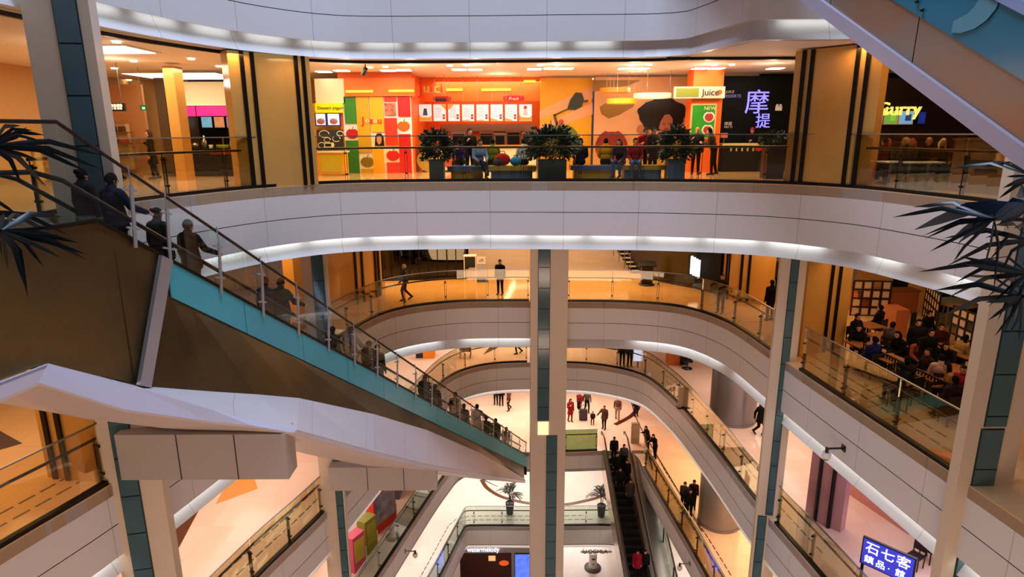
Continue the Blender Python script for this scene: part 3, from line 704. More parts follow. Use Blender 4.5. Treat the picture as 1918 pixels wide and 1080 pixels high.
SPT = [(693, 125), (722, 124), (842, 122), (874, 121), (1012, 121), (1044, 121), (1183, 121), (1216, 120), (1338, 120), (1371, 120), (1107, 147), (1029, 147), (1195, 147), (1274, 146), (1355, 147),
       (218, 77), (250, 113), (214, 127), (312, 126), (358, 109), (410, 123), (241, 149), (290, 156), (444, 123)]
NUMW = 'first second third fourth fifth sixth seventh eighth ninth tenth eleventh twelfth thirteenth fourteenth fifteenth'.split()
for i, (u, v) in enumerate(SPT):
    p = at_z(u, v, 3.88); left = i >= 15
    lb = 'small round downlight in the left corridor ceiling, near the pink food stall' if left else 'small round downlight in the juice bar ceiling'
    mb = MB(); mb.lathe([(0.10, 0.0), (0.10, 0.04)], (p.x, p.y, 3.84), 14)
    o = obj('downlight', mb, M_SPOT, None, (p.x, p.y, 3.84)); tag(o, lb, 'downlight', 'downlights of the left corridor' if left else 'downlights of the juice bar')
for (u0, v0, u1, v1), lb in [((300, 135, 402, 147), 'large lit ceiling panel above the pink food stall'), ((172, 84, 232, 98), 'lit ceiling panel partly behind the left column')]:
    a = at_z(u0, v1, 3.88); b = at_z(u1, v0, 3.88); mb = MB(); x0, x1 = sorted((a.x, b.x)); y0, y1 = sorted((a.y, b.y))
    t = thing('ceiling_light', lb, 'ceiling light', ((x0 + x1) / 2, (y0 + y1) / 2, 3.78))
    mb.box(x0 - .12, y0 - .12, 3.85, x1 + .12, y1 + .12, 3.885); obj('frame', mb, M_WHITE, t)
    mb = MB(); mb.box(x0, y0, 3.835, x1, y1, 3.85); obj('diffuser', mb, mat('ceiling panel diffuser', '#fff2da', 0.5, emit=3.0), t)
for (u, v), lb in [((684, 128), 'black spotlight hanging from the ceiling above the green panels')]:
    p = at_z(u, 120, 3.88); t = thing('spotlight', lb, 'spotlight', (p.x, p.y, 3.88))
    mb = MB(); mb.tube([p, p - Vector((0, 0, 0.12))], 0.02); obj('stem', mb, M_BLACK, t)
    mb = MB(); mb.tube([p + Vector((0.03, 0, -0.10)), p + Vector((-0.10, 0, -0.36))], 0.075, 10); obj('lamp_head', mb, M_BLACK, t)
# --- colour panel store front
Y = 25.9
t = thing('display_wall', 'store front wall of green, mustard and red panels with fruit pictures', 'display wall', at_y(707, 324, Y) * 1.0)
t.location.z = 0
def dpanel(nm, u0, v0, u1, v1, m, y=Y, d=0.06, par=None, label=None):
    mb = MB(); wrect(mb, u0, v0, u1, v1, y, d); return obj(nm, mb, m, par if par is not None else t, label=label)
dpanel('backing', 645, 180, 772, 324, M_WHITEG, Y + 0.06, 0.05)
for u0, v0, u1, v1, m in [(645, 181, 667, 231, M_GREEN), (649, 263, 672, 324, M_GREEN), (669, 181, 693, 285, M_MUST), (677, 316, 700, 324, M_MUST), (694, 181, 718, 247, M_YEL), (699, 277, 719, 324, M_YEL),
                          (719, 181, 742, 190, M_REDO), (721, 221, 744, 272, M_REDO), (725, 304, 748, 324, M_REDO), (745, 181, 768, 218, M_RED), (748, 251, 770, 324, M_RED)]:
    dpanel('colour_panel', u0, v0, u1, v1, m)
def fruit(u, v, r, m, par, y, stalk=True, sq=0.85, mleaf=None):
    c = at_y(u, v, y); k = r / 1181 * y * 1.03; mb = MB()
    mb.slabpoly([(c.x + k * math.cos(a) * (1 + 0.06 * math.cos(2 * a)), y, c.z + k * sq * math.sin(a) - (0.16 * k if abs(a - math.pi / 2) < 0.25 else 0)) for a in [2 * math.pi * i / 28 for i in range(28)]], (0, -0.015, 0))
    obj('fruit_picture', mb, m, par)
    if stalk:
        mb = MB(); mb.bar((c.x, y - 0.02, c.z + k * sq * 0.8), (c.x + 0.25 * k, y - 0.02, c.z + k * sq * 1.35), 0.05 * max(k, .6), 0.02); obj('stalk_picture', mb, M_BROWN, par)
fruit(660, 250, 10.5, mat('red apple', '#b01416', 0.4), t, Y + 0.05); fruit(688, 303, 11, mat('olive apple', '#7d6a0c', 0.4), t, Y + 0.05)
fruit(756, 236, 10.5, mat('orange fruit', '#e2600a', 0.4), t, Y + 0.05); fruit(736, 291, 11, mat('red pepper', '#cc1c18', 0.4), t, Y + 0.05)
mb = MB(); wrect(mb, 720, 193, 741, 216, Y, 0.05); obj('photo', mb, mat('dark photo', '#7a2c24', 0.5, col2='#d88a70', vscale=5), t)
mb = MB(); wpoly(mb, [(702, 273), (703, 255), (706, 250), (714, 250), (718, 256), (720, 273)], Y + 0.03); obj('hair_picture', mb, M_BLACK, t)
mb = MB(); wpoly(mb, [(706, 266), (705, 258), (708, 254), (713, 254), (715, 259), (714, 267), (710, 271)], Y + 0.01); obj('face_picture', mb, M_SKIN, t)
for ch, u, m, s in [('J', 680, M_RED, 0.40), ('o', 688, M_WHITEG, 0.26), ('z', 695.5, M_RED, 0.34), ('o', 703, M_WHITEG, 0.26), ('u', 711, M_RED, 0.36)]:
    text_mesh('letter', ch, s, at_y(u, 226, Y - 0.03), m, t, ext=0.015)
# orange fascia above the panels and the bar, with warm light strips
mb = MB(); wrect(mb, 645, 146, 776, 180, 25.8, 0.25); o = struct('wall_header', mb, M_ORANGE)
mb = MB(); wrect(mb, 775, 147, 1012, 190, 28.6, 0.2); o = struct('wall_header', mb, M_ORANGE)
M_STRIP = mat('warm light strip', '#ffc02a', 0.5, emit=2.2)
for i, (u0, u1, v, y) in enumerate([(647, 698, 171, 25.75), (728, 775, 170, 25.75), (836, 866, 168, 28.57), (902, 957, 168, 28.57), (981, 1003, 152, 28.57)]):
    mb = MB(); wrect(mb, u0, v - 2, u1, v + 2, y - 0.03, 0.06)
    o = obj('strip_light', mb, M_STRIP, None, at_y((u0 + u1) / 2, v, y)); tag(o, ['warm strip light above the green panel', 'warm strip light above the red panels', 'short warm strip light beside the hanging shop letters', 'longest warm strip light on the orange header', 'short warm strip light at the right end of the orange header'][i], 'strip light', 'warm strips on the orange headers')
# hanging shop letters
t = thing('shop_sign', 'hanging coloured shop letters in front of the orange header', 'sign', at_y(808, 163, 27.5))
for ch, u, m, s in [('J', 788, M_RED, 0.75), ('u', 798, mat('sign green', '#8fae1a', 0.4, emit=0.3), 0.55), ('i', 808, M_RED, 0.5), ('c', 818, mat('sign pale green', '#c8d060', 0.4, emit=0.3), 0.6), ('i', 827, M_REDO, 0.55)]:
    text_mesh('letter', ch, s, at_y(u, 165, 27.5), m, t, ext=0.03)
mb = MB(); a = at_y(832, 150, 27.5); mb.bar((a.x, 27.5, 3.88), (a.x, 27.5, a.z - 0.6), 0.02, 0.02); mb.bar(at_y(785, 173, 27.5), at_y(833, 173, 27.5), 0.02, 0.02); obj('hanger', mb, M_STEEL, t)
for (u0, v0, u1, v1), lb in [((811, 180, 845, 190), 'red oval sign with dark emblem over the first menu boards'), ((942, 179, 982, 190), 'red oval sign with white script above the right menu boards')]:
    a = at_y(u0, v0, 28.0); b = at_y(u1, v1, 28.0); t = thing('shop_sign', lb, 'sign', ((a.x + b.x) / 2, 28, b.z)); mb = MB()
    mb.slabpoly([((a.x + b.x) / 2 + (b.x - a.x) / 2 * math.copysign(abs(math.cos(k)) ** .5, math.cos(k)), 28.0, (a.z + b.z) / 2 + (a.z - b.z) / 2 * math.copysign(abs(math.sin(k)) ** .5, math.sin(k))) for k in [2 * math.pi * (i + .5) / 24 for i in range(24)]], (0, 0.05, 0)); obj('board', mb, M_RED, t)
    if u0 > 900: text_mesh('lettering', 'Fresh', 0.2, at_y(962, 185, 27.97), M_WHITEG, t, shear=0.3)
    else:
        mb = MB(); wrect(mb, 815, 184, 836, 190, 27.96, 0.03); obj('emblem', mb, M_BLACK, t)
# menu boards
MENU = [(784, 809.5), (811, 836), (838.5, 862), (864.5, 889), (891.5, 916), (918, 942.5), (945, 969.5), (971.5, 997)]
mm = [mat('menu print %d' % i, '#d8dae4', 0.4, emit=0.45, ecol='#eef2fa') for i in range(1)]
for i, (u0, u1) in enumerate(MENU):
    Ym = 27.9; a = at_y(u0, 195, Ym); b = at_y(u1, 227, Ym)
    t = thing('menu_board', 'white menu board over the juice counter, %s from left%s' % (NUMW[i], ', drink picture' if i == 0 else (', cook in white' if i == 7 else '')), 'menu board', ((a.x + b.x) / 2, Ym, b.z), 0, 'menu boards over the juice counter')
    mb = MB(); wrect(mb, u0, 194.5, u1, 227.5, Ym, 0.08); obj('frame', mb, M_ORANGE, t)
    mb = MB(); wrect(mb, u0 + 1, 195.5, u1 - 1, 226.5, Ym - 0.01, 0.02); SC = obj('screen', mb, mm[0], t)
    mb = MB(); a = at_y((u0 + u1) / 2, 194.5, Ym)
    mb.bar((a.x - .2, Ym + .03, a.z), (a.x - .2, Ym + .03, 3.88), 0.012, 0.012); obj('hanger', mb, M_STEEL, t)
    mo = mat('menu orange', '#f08a20', 0.5, emit=0.5); mp = mat('menu picture', '#b0403a', 0.5)
    if i in (0, 7):
        mb = MB(); wpoly(mb, [(u0 + 1, 226), (u0 + 1, 214), (u0 + 5, 219), (u1 - 5, 220), (u1 - 1, 216), (u1 - 1, 226)], Ym - 0.03, 0.015); obj('print', mb, mo, SC)
        mb = MB(); wpoly(mb, [(u0 + 8, 216), (u0 + 10, 203), (u0 + 15, 203), (u0 + 17, 216)], Ym - 0.04, 0.015); obj('picture', mb, mat('menu grey', '#c8ccd8', 0.5) if i else M_NAVY, SC)
        if i: mb = MB(); mb.ball(at_y(u0 + 12.5, 201, Ym - 0.04), 0.07, 10, 0, (1, .2, 1)); obj('picture', mb, M_REDO, SC)
    else:
        for k, vv in enumerate((216, 221)):
            mb = MB(); wrect(mb, u1 - 7, vv - 2, u1 - 2.5, vv + 2, Ym - 0.03, 0.015); obj('picture', mb, mp, SC)
        mb = MB()
        if i in (1, 2): wpoly(mb, [(u0 + (1 if i == 2 else 14), 196), (u0 + (12 if i == 2 else 24), 196), (u0 + (1 if i == 2 else 24), 206)], Ym - 0.03, 0.015)
        else: wpoly(mb, [(u0 + 1, 226), (u0 + 1, 221 if i > 4 else 225), (u1 - 12, 224), (u1 - 8, 226)], Ym - 0.03, 0.015)
        obj('print', mb, mo, SC)
        mb = MB()
        for k in range(6): wrect(mb, u0 + 4, 202 + 3.2 * k, u0 + 13 + (k * 7 % 4), 203 + 3.2 * k, Ym - 0.025, 0.01)
        obj('print', mb, mat('menu grey', '#c8ccd8', 0.5), SC)
# juice counter, back bar
t = thing('serving_counter', 'long white juice counter with round fruit pictures on its front', 'counter', at_y(895, 322, 26.6)); t.location.z = 0
xa, xb = at_y(790, 300, 26.6).x, at_y(1004, 300, 26.6).x
mb = MB(); mb.box(xa, 26.6, 0.05, xb, 27.5, 1.0); obj('body', mb, M_WHITEG, t)
mb = MB(); mb.box(xa - .05, 26.5, 1.0, xb + .05, 27.6, 1.06); obj('countertop', mb, mat('amber top', '#c88a3a', 0.3), t)
mb = MB(); mb.box(xa + 0.02, 26.63, 0, xb - 0.02, 27.4, 0.05); obj('plinth', mb, M_DARKM, t)
for u, m, r in [(803, mat('grey yellow print', '#c0a84a', 0.5), 20), (845, mat('grapefruit print', '#c04a30', 0.5), 15)]: fruit(u, 300, r, m, t, 26.59, False, 1.0)
for i, (u0, v0, u1, v1, m) in enumerate([(846, 246, 872, 256, M_STEELK), (898, 245, 925, 258, M_WOOD), (926, 249, 947, 258, M_STEELK), (948, 243, 975, 254, M_WOOD), (978, 246, 1000, 258, M_STEELK)]):
    mb = MB(); y = 29.2; a = at_y((u0 + u1) / 2, v1, y); x0 = at_y(u0, v1, y).x; x1 = at_y(u1, v1, y).x; h = at_y(u0, v0, y).z
    t = thing('kitchen_appliance', ['low steel warmer at the left of the back bar', 'wooden drawer unit on the back bar', 'steel juicer left of the right drawer unit', 'taller wooden unit on the back bar', 'steel box at the right end of the back bar'][i], 'kitchen appliance', (a.x, y, 0.9), 0, 'appliances on the back bar')
    mb.box(x0, y, 0.92, x1, y + .5, h); obj('body', mb, m, t); mb = MB(); mb.box(x0 + .05, y - .02, 1.0, x1 - .05, y, h - .12); obj('door', mb, M_DARKM, t)
t = thing('back_bar', 'steel back bar along the orange kitchen wall', 'counter', (-1, 29.1, 0)); mb = MB(); mb.box(-3.8, 29.1, 0, 1.9, 29.9, 0.92); obj('body', mb, M_STEELK, t); mb = MB(); mb.box(-3.85, 29.05, 0.88, 1.9, 29.1, 0.92); obj('edge', mb, M_STEEL, t)
mb = MB(); wrect(mb, 830, 232, 1000, 246, 30.1, 0.05); o = obj('splashback', mb, M_STEELK, None, at_y(915, 246, 30.1)); tag(o, 'warm steel splashback behind the juice counter', 'splashback')
# --- murals
Y = 28.0
def mural(nm, lab, base, u0, v0, u1, v1, y):
    a = at_y(u0, v1, y); b = at_y(u1, v0, y); t = thing('mural', lab, 'mural', ((a.x + b.x) / 2, y, 0))
    mb = MB(); mb.box(a.x, y, 0, b.x, y + 0.15, 3.78); obj('board', mb, base, t); return t
t = mural('a', 'yellow mural with green apple and leaf on peach stripes', M_YEL, 1011, 147, 1110, 318, Y)
mb = MB(); wpoly(mb, [(1011, 207), (1110, 160), (1110, 184), (1011, 224)], Y - .015); wpoly(mb, [(1011, 236), (1110, 192), (1110, 214), (1060, 232), (1011, 256)], Y - .015); obj('stripe', mb, M_PEACH, t)
fruit(1050, 262, 31, mat('green apple', '#7d8a16', 0.4, col2='#5c7012', vscale=1.5), t, Y - 0.03, False, 0.92)
mb = MB(); wpoly(mb, [(1062, 205), (1068, 187), (1078, 173), (1090, 174), (1094, 186), (1090, 199), (1078, 206)], Y - .05); obj('leaf_picture', mb, mat('dark leaf', '#2a3322', 0.5), t)
mb = MB(); wpoly(mb, [(1093, 188), (1101, 186), (1102, 191), (1093, 192)], Y - .05); obj('stalk_picture', mb, M_BROWN, t); mb = MB(); mb.bar(at_y(1063, 204, Y - .05), at_y(1038, 216, Y - .05), 0.04, 0.05); mb.bar(at_y(1038, 214, Y - .05), at_y(1044, 236, Y - .05), 0.04, 0.10); obj('stalk_picture', mb, M_BROWN, t)
mb = MB(); mb.ball(at_y(1051, 228, Y - .06), 0.11, 10, 0, (1, .25, 1)); obj('fruit_picture', mb, M_REDO, t)
text_mesh('lettering', 'JUST U', 0.30, at_y(1072, 261, Y - .06), M_WHITEG, t, rot=(math.pi / 2, -0.28, 0))
Y = 27.6
t = mural('b', 'mural of a person with round black hair and yellow shirt beside red fruit', mat('mural skin ground', '#cf9a68', 0.55, col2='#dba67a', vscale=0.4), 1110.5, 150, 1292, 318, Y)
mb = MB(); wpoly(mb, [(1123, 200), (1140, 190), (1190, 190), (1186, 200), (1160, 215), (1140, 222), (1126, 213)], Y - .015); obj('shade_shape', mb, mat('mural brown', '#8a6420', 0.55), t)
mb = MB(); wpoly(mb, [(1110.5, 150), (1200, 150), (1178, 160), (1110.5, 172)], Y - .012); obj('shade_shape', mb, mat('mural brown', '#8a6420', 0.55), t)
fruit(1145, 274, 27, mat('dark red fruit', '#7a1a26', 0.4, col2='#8e3434', vscale=1.2), t, Y - .02, False, 1.1)
mb = MB(); wpoly(mb, [(1192, 318), (1190, 268), (1205, 250), (1240, 256), (1280, 262), (1290, 290), (1290, 318)], Y - .018); obj('shirt_picture', mb, mat('mural yellow shirt', '#c4a012', 0.5), t)
mb = MB(); wpoly(mb, [(1192, 246), (1194, 236), (1204, 232), (1216, 246), (1238, 262), (1225, 266), (1206, 256)], Y - .03); wpoly(mb, [(1226, 262), (1232, 248), (1250, 246), (1262, 258), (1258, 276), (1238, 280)], Y - .03); obj('hand_picture', mb, mat('mural skin', '#a86848', 0.5), t)
mb = MB(); c0 = at_y(1240, 214, Y); N = 40
rad = [1 + 0.05 * math.sin(5 * a) + 0.03 * math.sin(11 * a + 1) for a in [2 * math.pi * i / N for i in range(N)]]
mb.slabpoly([(c0.x + 1.02 * r * math.cos(a), Y - .05, c0.z + 0.68 * r * math.sin(a)) for r, a in zip(rad, [2 * math.pi * i / N for i in range(N)])], (0, .02, 0)); obj('hair_picture', mb, M_BLACK, t)
mb = MB(); wpoly(mb, [(1234, 240), (1238, 226), (1245, 215), (1254, 214), (1260, 222), (1260, 236), (1254, 246), (1242, 248)], Y - .075, .02); obj('face_picture', mb, mat('mural skin', '#a86848', 0.5), t)
mb = MB(); wrect(mb, 1241, 231.5, 1246, 233, Y - .085, .01); wrect(mb, 1252, 231, 1257, 232.5, Y - .085, .01); obj('eye_picture', mb, M_BLACK, t)
mb = MB(); wrect(mb, 1244, 240, 1253, 243, Y - .085, .01); obj('mouth_picture', mb, mat('mural lip', '#8a2a2a', 0.5), t)
# drum lamps in front of the mural
for u0, u1, v0, v1, c, y, lb in [(1124, 1180, 165, 174, '#e87414', 26.3, 'orange ring lamp hanging before the mural'), (1137, 1192, 185, 194, '#e8a81c', 25.9, 'yellow ring lamp hanging below the orange ring lamp'), (1187, 1257, 175, 184, '#e4c9a4', 25.6, 'pale cream ring lamp hanging before the black hair in the mural')]:
    a = at_y(u0, (v0 + v1) / 2, y); b = at_y(u1, (v0 + v1) / 2, y); r = (b.x - a.x) / 2; h = at_y(u0, v0, y).z - at_y(u0, v1, y).z; c0 = ((a.x + b.x) / 2, y, at_y((u0 + u1) / 2, v1, y).z)
    t = thing('pendant_lamp', lb, 'lamp', c0, 0, 'ring lamps before the mural')
    mb = MB(); n = 36
    ring = [(r, 0), (r, h), (r - .12, h), (r - .12, 0)]; vs = []; fs = []
    for rr, zz in ring:
        for k in range(n): vs.append((c0[0] + rr * math.cos(2 * math.pi * k / n), c0[1] + rr * math.sin(2 * math.pi * k / n), c0[2] + zz))
    for i in range(4):
        for k in range(n): fs.append((i * n + k, i * n + (k + 1) % n, ((i + 1) % 4) * n + (k + 1) % n, ((i + 1) % 4) * n + k))
    mb.add(vs, fs, 0, False); obj('ring', mb, mat('ring ' + c, c, 0.5, emit=0.35), t)
    mb = MB()
    for k in range(3):
        an = 2 * math.pi * k / 3; mb.bar((c0[0] + (r - .06) * math.cos(an), c0[1] + (r - .06) * math.sin(an), c0[2] + h), (c0[0] + (r - .06) * math.cos(an), c0[1] + (r - .06) * math.sin(an), 3.88), 0.01, 0.01)
    obj('cord', mb, M_STEEL, t)
# --- orange kiosk pillar with poster and projecting sign
Y = 25.3; a = at_y(1290, 300, Y); b = at_y(1345, 300, Y)
mb = MB(); mb.box(a.x, Y, 0, b.x, Y + 0.9, 3.88); struct('column', mb, M_ORANGE)
t = thing('poster', 'green poster with two bowls in a lit frame on the orange pillar', 'poster', at_y(1317, 258, Y))
mb = MB(); wrect(mb, 1293, 194, 1341, 260, Y - .05, .05); obj('frame', mb, mat('pale gold frame', '#d8b878', 0.4), t)
mb = MB(); wrect(mb, 1296, 197, 1338, 257, Y - .06, .02); obj('print', mb, mat('poster green', '#1c7a1a', 0.4, emit=0.25, col2='#35951f', vscale=1.5), t)
for u, v in ((1328, 219), (1325, 243)): fruit(u, v, 9.5, M_WHITEG, t, Y - .065, False, 1); fruit(u, v, 7, mat('bowl food', '#a8301c', 0.5), t, Y - .085, False, 1)
text_mesh('lettering', 'NEW', 0.2, at_y(1330, 203, Y - .07), M_CREAM, t)
t = thing('shop_sign', 'white and lime box sign reading Juice on the orange pillar', 'sign', at_y(1311, 182, Y - .3))
mb = MB(); wrect(mb, 1264, 162, 1358, 184, Y - .25, .2); obj('board', mb, mat('sign cream', '#d0c4aa', 0.4, emit=0.1), t)
mb = MB(); wrect(mb, 1267, 165, 1309, 181, Y - .27, .03); obj('lime_panel', mb, mat('sign lime', '#7f861a', 0.4), t)
text_mesh('lettering', 'Juice', 0.34, at_y(1331, 173, Y - .27), M_BLACK, t); fruit(1348, 172, 4, mat('orange fruit', '#e2600a', 0.4), t, Y - .26, False, 1)
# --- black dessert shop with violet characters
Y = 26.6; a = at_y(1347, 250, Y); b = at_y(1484, 250, Y)
mb = MB(); mb.box(a.x, Y, 0.0, b.x, Y + .12, 3.72); struct('wall_black', mb, M_DKWALL)
t = thing('neon_sign', 'violet glowing Chinese characters on the black shop wall', 'sign', at_y(1420, 240, Y))
MV = mat('violet neon', '#8a86ff', 0.5, emit=1.5, ecol='#7a74ff')
text_mesh('character', '\u6469', 1.0, at_y(1418, 194, Y - .05), MV, t, ext=.02); text_mesh('character', '\u63d0', 0.62, at_y(1429, 228, Y - .05), MV, t, ext=.02)
t = thing('shop_sign', 'small white two-line lettering at the upper left of the black shop wall', 'sign', at_y(1371, 185, Y))
text_mesh('lettering', 'JUICE', 0.14, at_y(1367, 172, Y - .03), M_WHITEG, t, shear=0.2); text_mesh('lettering', 'DESSERTS', 0.17, at_y(1371, 180, Y - .03), mat('dim violet', '#8a80c8', 0.5, emit=0.3), t)
t = thing('shop_sign', 'small white lettering low on the left of the black shop wall', 'sign', at_y(1365, 236, Y)); text_mesh('lettering', '\u6469\u63d0', 0.16, at_y(1364, 232, Y - .03), M_WHITEG, t); text_mesh('lettering', 'MO TI', 0.12, at_y(1364, 238, Y - .03), M_WHITEG, t)
mb = MB(); wrect(mb, 1453, 199, 1465, 207, Y - .06, .05); o = obj('emergency_light', mb, M_WHITEG, None, at_y(1459, 207, Y)); tag(o, 'small white emergency lamp box on the black shop wall', 'emergency light')
mb = MB(); mb.ball(at_y(1456, 197.5, Y - .05), .06, 8); mb.ball(at_y(1462, 197.5, Y - .05), .06, 8); obj('lamp', mb, M_WHITEG, o)
t = thing('serving_counter', 'black counter with cream top under the violet characters', 'counter', at_y(1390, 322, 25.6)); t.location.z = 0
a = at_y(1352, 300, 25.6).x; b = at_y(1434, 300, 25.6).x
mb = MB(); mb.box(a, 25.6, 0, b, 26.3, 1.0); obj('body', mb, M_BLACK, t); mb = MB(); mb.box(a - .05, 25.5, 1.0, b + .05, 26.35, 1.10); obj('countertop', mb, M_CREAM, t)
mb = MB()
for i in range(6): mb.box(a + .3 + .22 * i, 25.58, 0.80, a + .36 + .22 * i, 25.6, 0.93)
obj('front_marking', mb, M_CREAM, t)
mb = MB(); mb.box(b - .45, 25.57, .82, b - .05, 25.6, .92); obj('front_label', mb, M_RED, t)
mb = MB(); wrect(mb, 1350, 249, 1363, 258, 25.7, .05); o = obj('notice', mb, mat('pink notice', '#c8848c', 0.5), None, at_y(1356, 258, 25.7)); tag(o, 'small pink notice board at the left end of the black counter', 'notice'); 
mb = MB(); mb.bar(at_y(1356, 258, 25.72), (at_y(1356, 258, 25.72).x, 25.72, 1.1), .03, .03); obj('stem', mb, M_STEEL, o)
# --- right: dark curry shop beyond the right piers
Y = 22.5
a = at_y(1640, 250, Y); b = at_y(1800, 250, Y)
mb = MB(); mb.box(a.x - .5, Y, 0, b.x + 2.5, Y + .15, 3.3); struct('wall_curry', mb, mat('dark brown wall', '#1c120c', 0.3))
M_CURRY = mat('curry sign yellow', '#e8e070', 0.4, emit=0.9)
t = thing('shop_sign', 'pale yellow glowing shop lettering over screens in the dark shop', 'sign', at_y(1683, 213, Y - .3))
text_mesh('lettering', 'Curry', 0.62, at_y(1684, 205, Y - .17), M_CURRY, t, ext=.05); text_mesh('lettering', 'Hot', 0.42, at_y(1647, 206, Y - .17), M_CURRY, t, ext=.05); mb = MB(); mb.bar(at_y(1640, 205, Y - .08), at_y(1705, 205, Y - .08), .2, .04); obj('mounting_rail', mb, M_BLACK, t)
for i, (u0, u1, c) in enumerate([(1635, 1654, '#a08ac0'), (1657, 1682, '#5f9a3c'), (1684, 1711, '#6a9ad0'), (1719, 1735, '#16246a')]):
    a = at_y((u0 + u1) / 2, 232, Y - .15); t = thing('menu_screen', ['violet picture screen behind the gold pier edge', 'green lit menu screen below the yellow lettering', 'pale blue lit menu screen below the yellow lettering', 'dim dark blue screen right of the pale blue one'][i], 'screen', a, 0, 'screens in the dark shop')
    mb = MB(); wrect(mb, u0, 208, u1, 233, Y - .12, .08); obj('frame', mb, M_WHITEG if i < 3 else M_BLACK, t)
    mb = MB(); wrect(mb, u0 + 1.5, 209.5, u1 - 1.5, 231.5, Y - .13, .02); obj('screen', mb, mat('screen ' + c, c, 0.4, emit=0.8), t)
    mb = MB(); wrect(mb, u0 + (u1 - u0) * .45, 214, u1 - 4, 226, Y - .14, .015); obj('picture', mb, mat('screen pic %d' % i, ['#c86a50', '#8cc840', '#24406a', '#1c30a0'][i], 0.5, emit=0.5), t)
a = at_z(1774, 358, 0); b = at_z(1880, 366, 0)
t = thing('reception_counter', 'brown front desk with dark lettering, under the overhead escalator', 'counter', ((a.x + b.x) / 2, (a.y + b.y) / 2, 0))
dv = (b - a).normalized(); nv = Vector((-dv.y, dv.x, 0)); L_ = (b - a).length; hh = 1.32
mb = MB(); mb.obox(a + dv * L_ / 2 + nv * .35 + Vector((0, 0, hh / 2)), dv * L_ / 2, nv * .35, (0, 0, hh / 2)); obj('body', mb, mat('desk brown', '#8a5a34', 0.45), t)
mb = MB(); mb.obox(a + dv * L_ / 2 + nv * .35 + Vector((0, 0, hh + .02)), dv * (L_ / 2 + .04), nv * .40, (0, 0, .025)); obj('countertop', mb, M_WOOD, t)
mb = MB()
for z, l, h in ((0.78, .48, .09), (.58, .26, .08)): mb.obox(a + dv * L_ * .62 - nv * .012 + Vector((0, 0, z)), dv * l, nv * .012, (0, 0, h / 2))
obj('sign_strip', mb, M_BLACK, t)
yaw = math.atan2(dv.y, dv.x); text_mesh('lettering', 'K T V', 0.16, a + dv * L_ * .6 - nv * .02 + Vector((0, 0, 1.05)), M_BLACK, t, rot=(math.pi / 2, 0, yaw))
# --- left: pink food stall and corridor
Y = 24.8
t = thing('food_stall', 'black food stall counter under a pink sign', 'counter', at_y(390, 330, 24.4)); t.location.z = 0
a = at_y(338, 310, 24.4).x; b = at_y(452, 310, 24.4).x
mb = MB(); mb.box(a, 24.4, 0, b, 25.3, 0.98); obj('body', mb, M_BLACK, t); mb = MB(); mb.box(a - .05, 24.3, .98, b, 25.4, 1.04); obj('countertop', mb, M_DARKM, t)
mb = MB(); mb.box(a + 1.2, 24.37, .82, b - .1, 24.4, .95); obj('red_edge', mb, mat('dark red edge', '#7a1020', 0.4), t)
mb = MB(); mb.box(a - .6, 27.0, 0, b + .4, 27.15, 3.7); struct('wall_stall', mb, M_DKWALL)
mb = MB(); mb.box(a - .7, 24.6, 0, a - .35, 27, 3.6); struct('wall_stall_side', mb, mat('dark taupe', '#4a3826', 0.4))
t = thing('shop_sign', 'bright pink sign box over the black food stall', 'sign', at_y(382, 217, 24.6))
mb = MB(); wrect(mb, 325, 197, 452, 217, 24.6, .3); obj('board', mb, mat('pink sign', '#e01878', 0.4, emit=0.75), t)
mb = MB(); wrect(mb, 324, 195.5, 452, 197.5, 24.55, .36); obj('top_edge', mb, M_WHITEG, t)
mb = MB(); mb.ball(at_y(431, 208, 24.58), .13, 12, 0, (1, .3, 1)); obj('emblem', mb, M_WHITEG, t)
mb = MB(); wrect(mb, 365.5, 197.5, 366.8, 217, 24.57, .05); obj('joint', mb, M_JOINT, t)
mb = MB(); wrect(mb, 325, 153, 452, 195.5, 24.7, .25); struct('wall_bulkhead', mb, M_CREAM)
for i, (u0, u1, c, lb) in enumerate([(376, 398, '#4aa0b8', 'blue seaside picture screen under the pink sign'), (400, 421, '#c87830', 'orange food picture screen under the pink sign'), (423, 444, '#7a70a8', 'violet patterned picture screen under the pink sign')]):
    a_ = at_y((u0 + u1) / 2, 240, 26.93); t = thing('menu_screen', lb, 'screen', a_, 0, 'screens under the pink sign')
    mb = MB(); wrect(mb, u0, 217.5, u1, 240, 26.93, .07); obj('frame', mb, M_BLACK, t)
    mb = MB(); wrect(mb, u0 + 1.5, 219, u1 - 1.5, 238.5, 26.91, .03); obj('screen', mb, mat('stall screen %d' % i, c, 0.4, emit=0.8, col2='#d0d0e0', vscale=4), t)
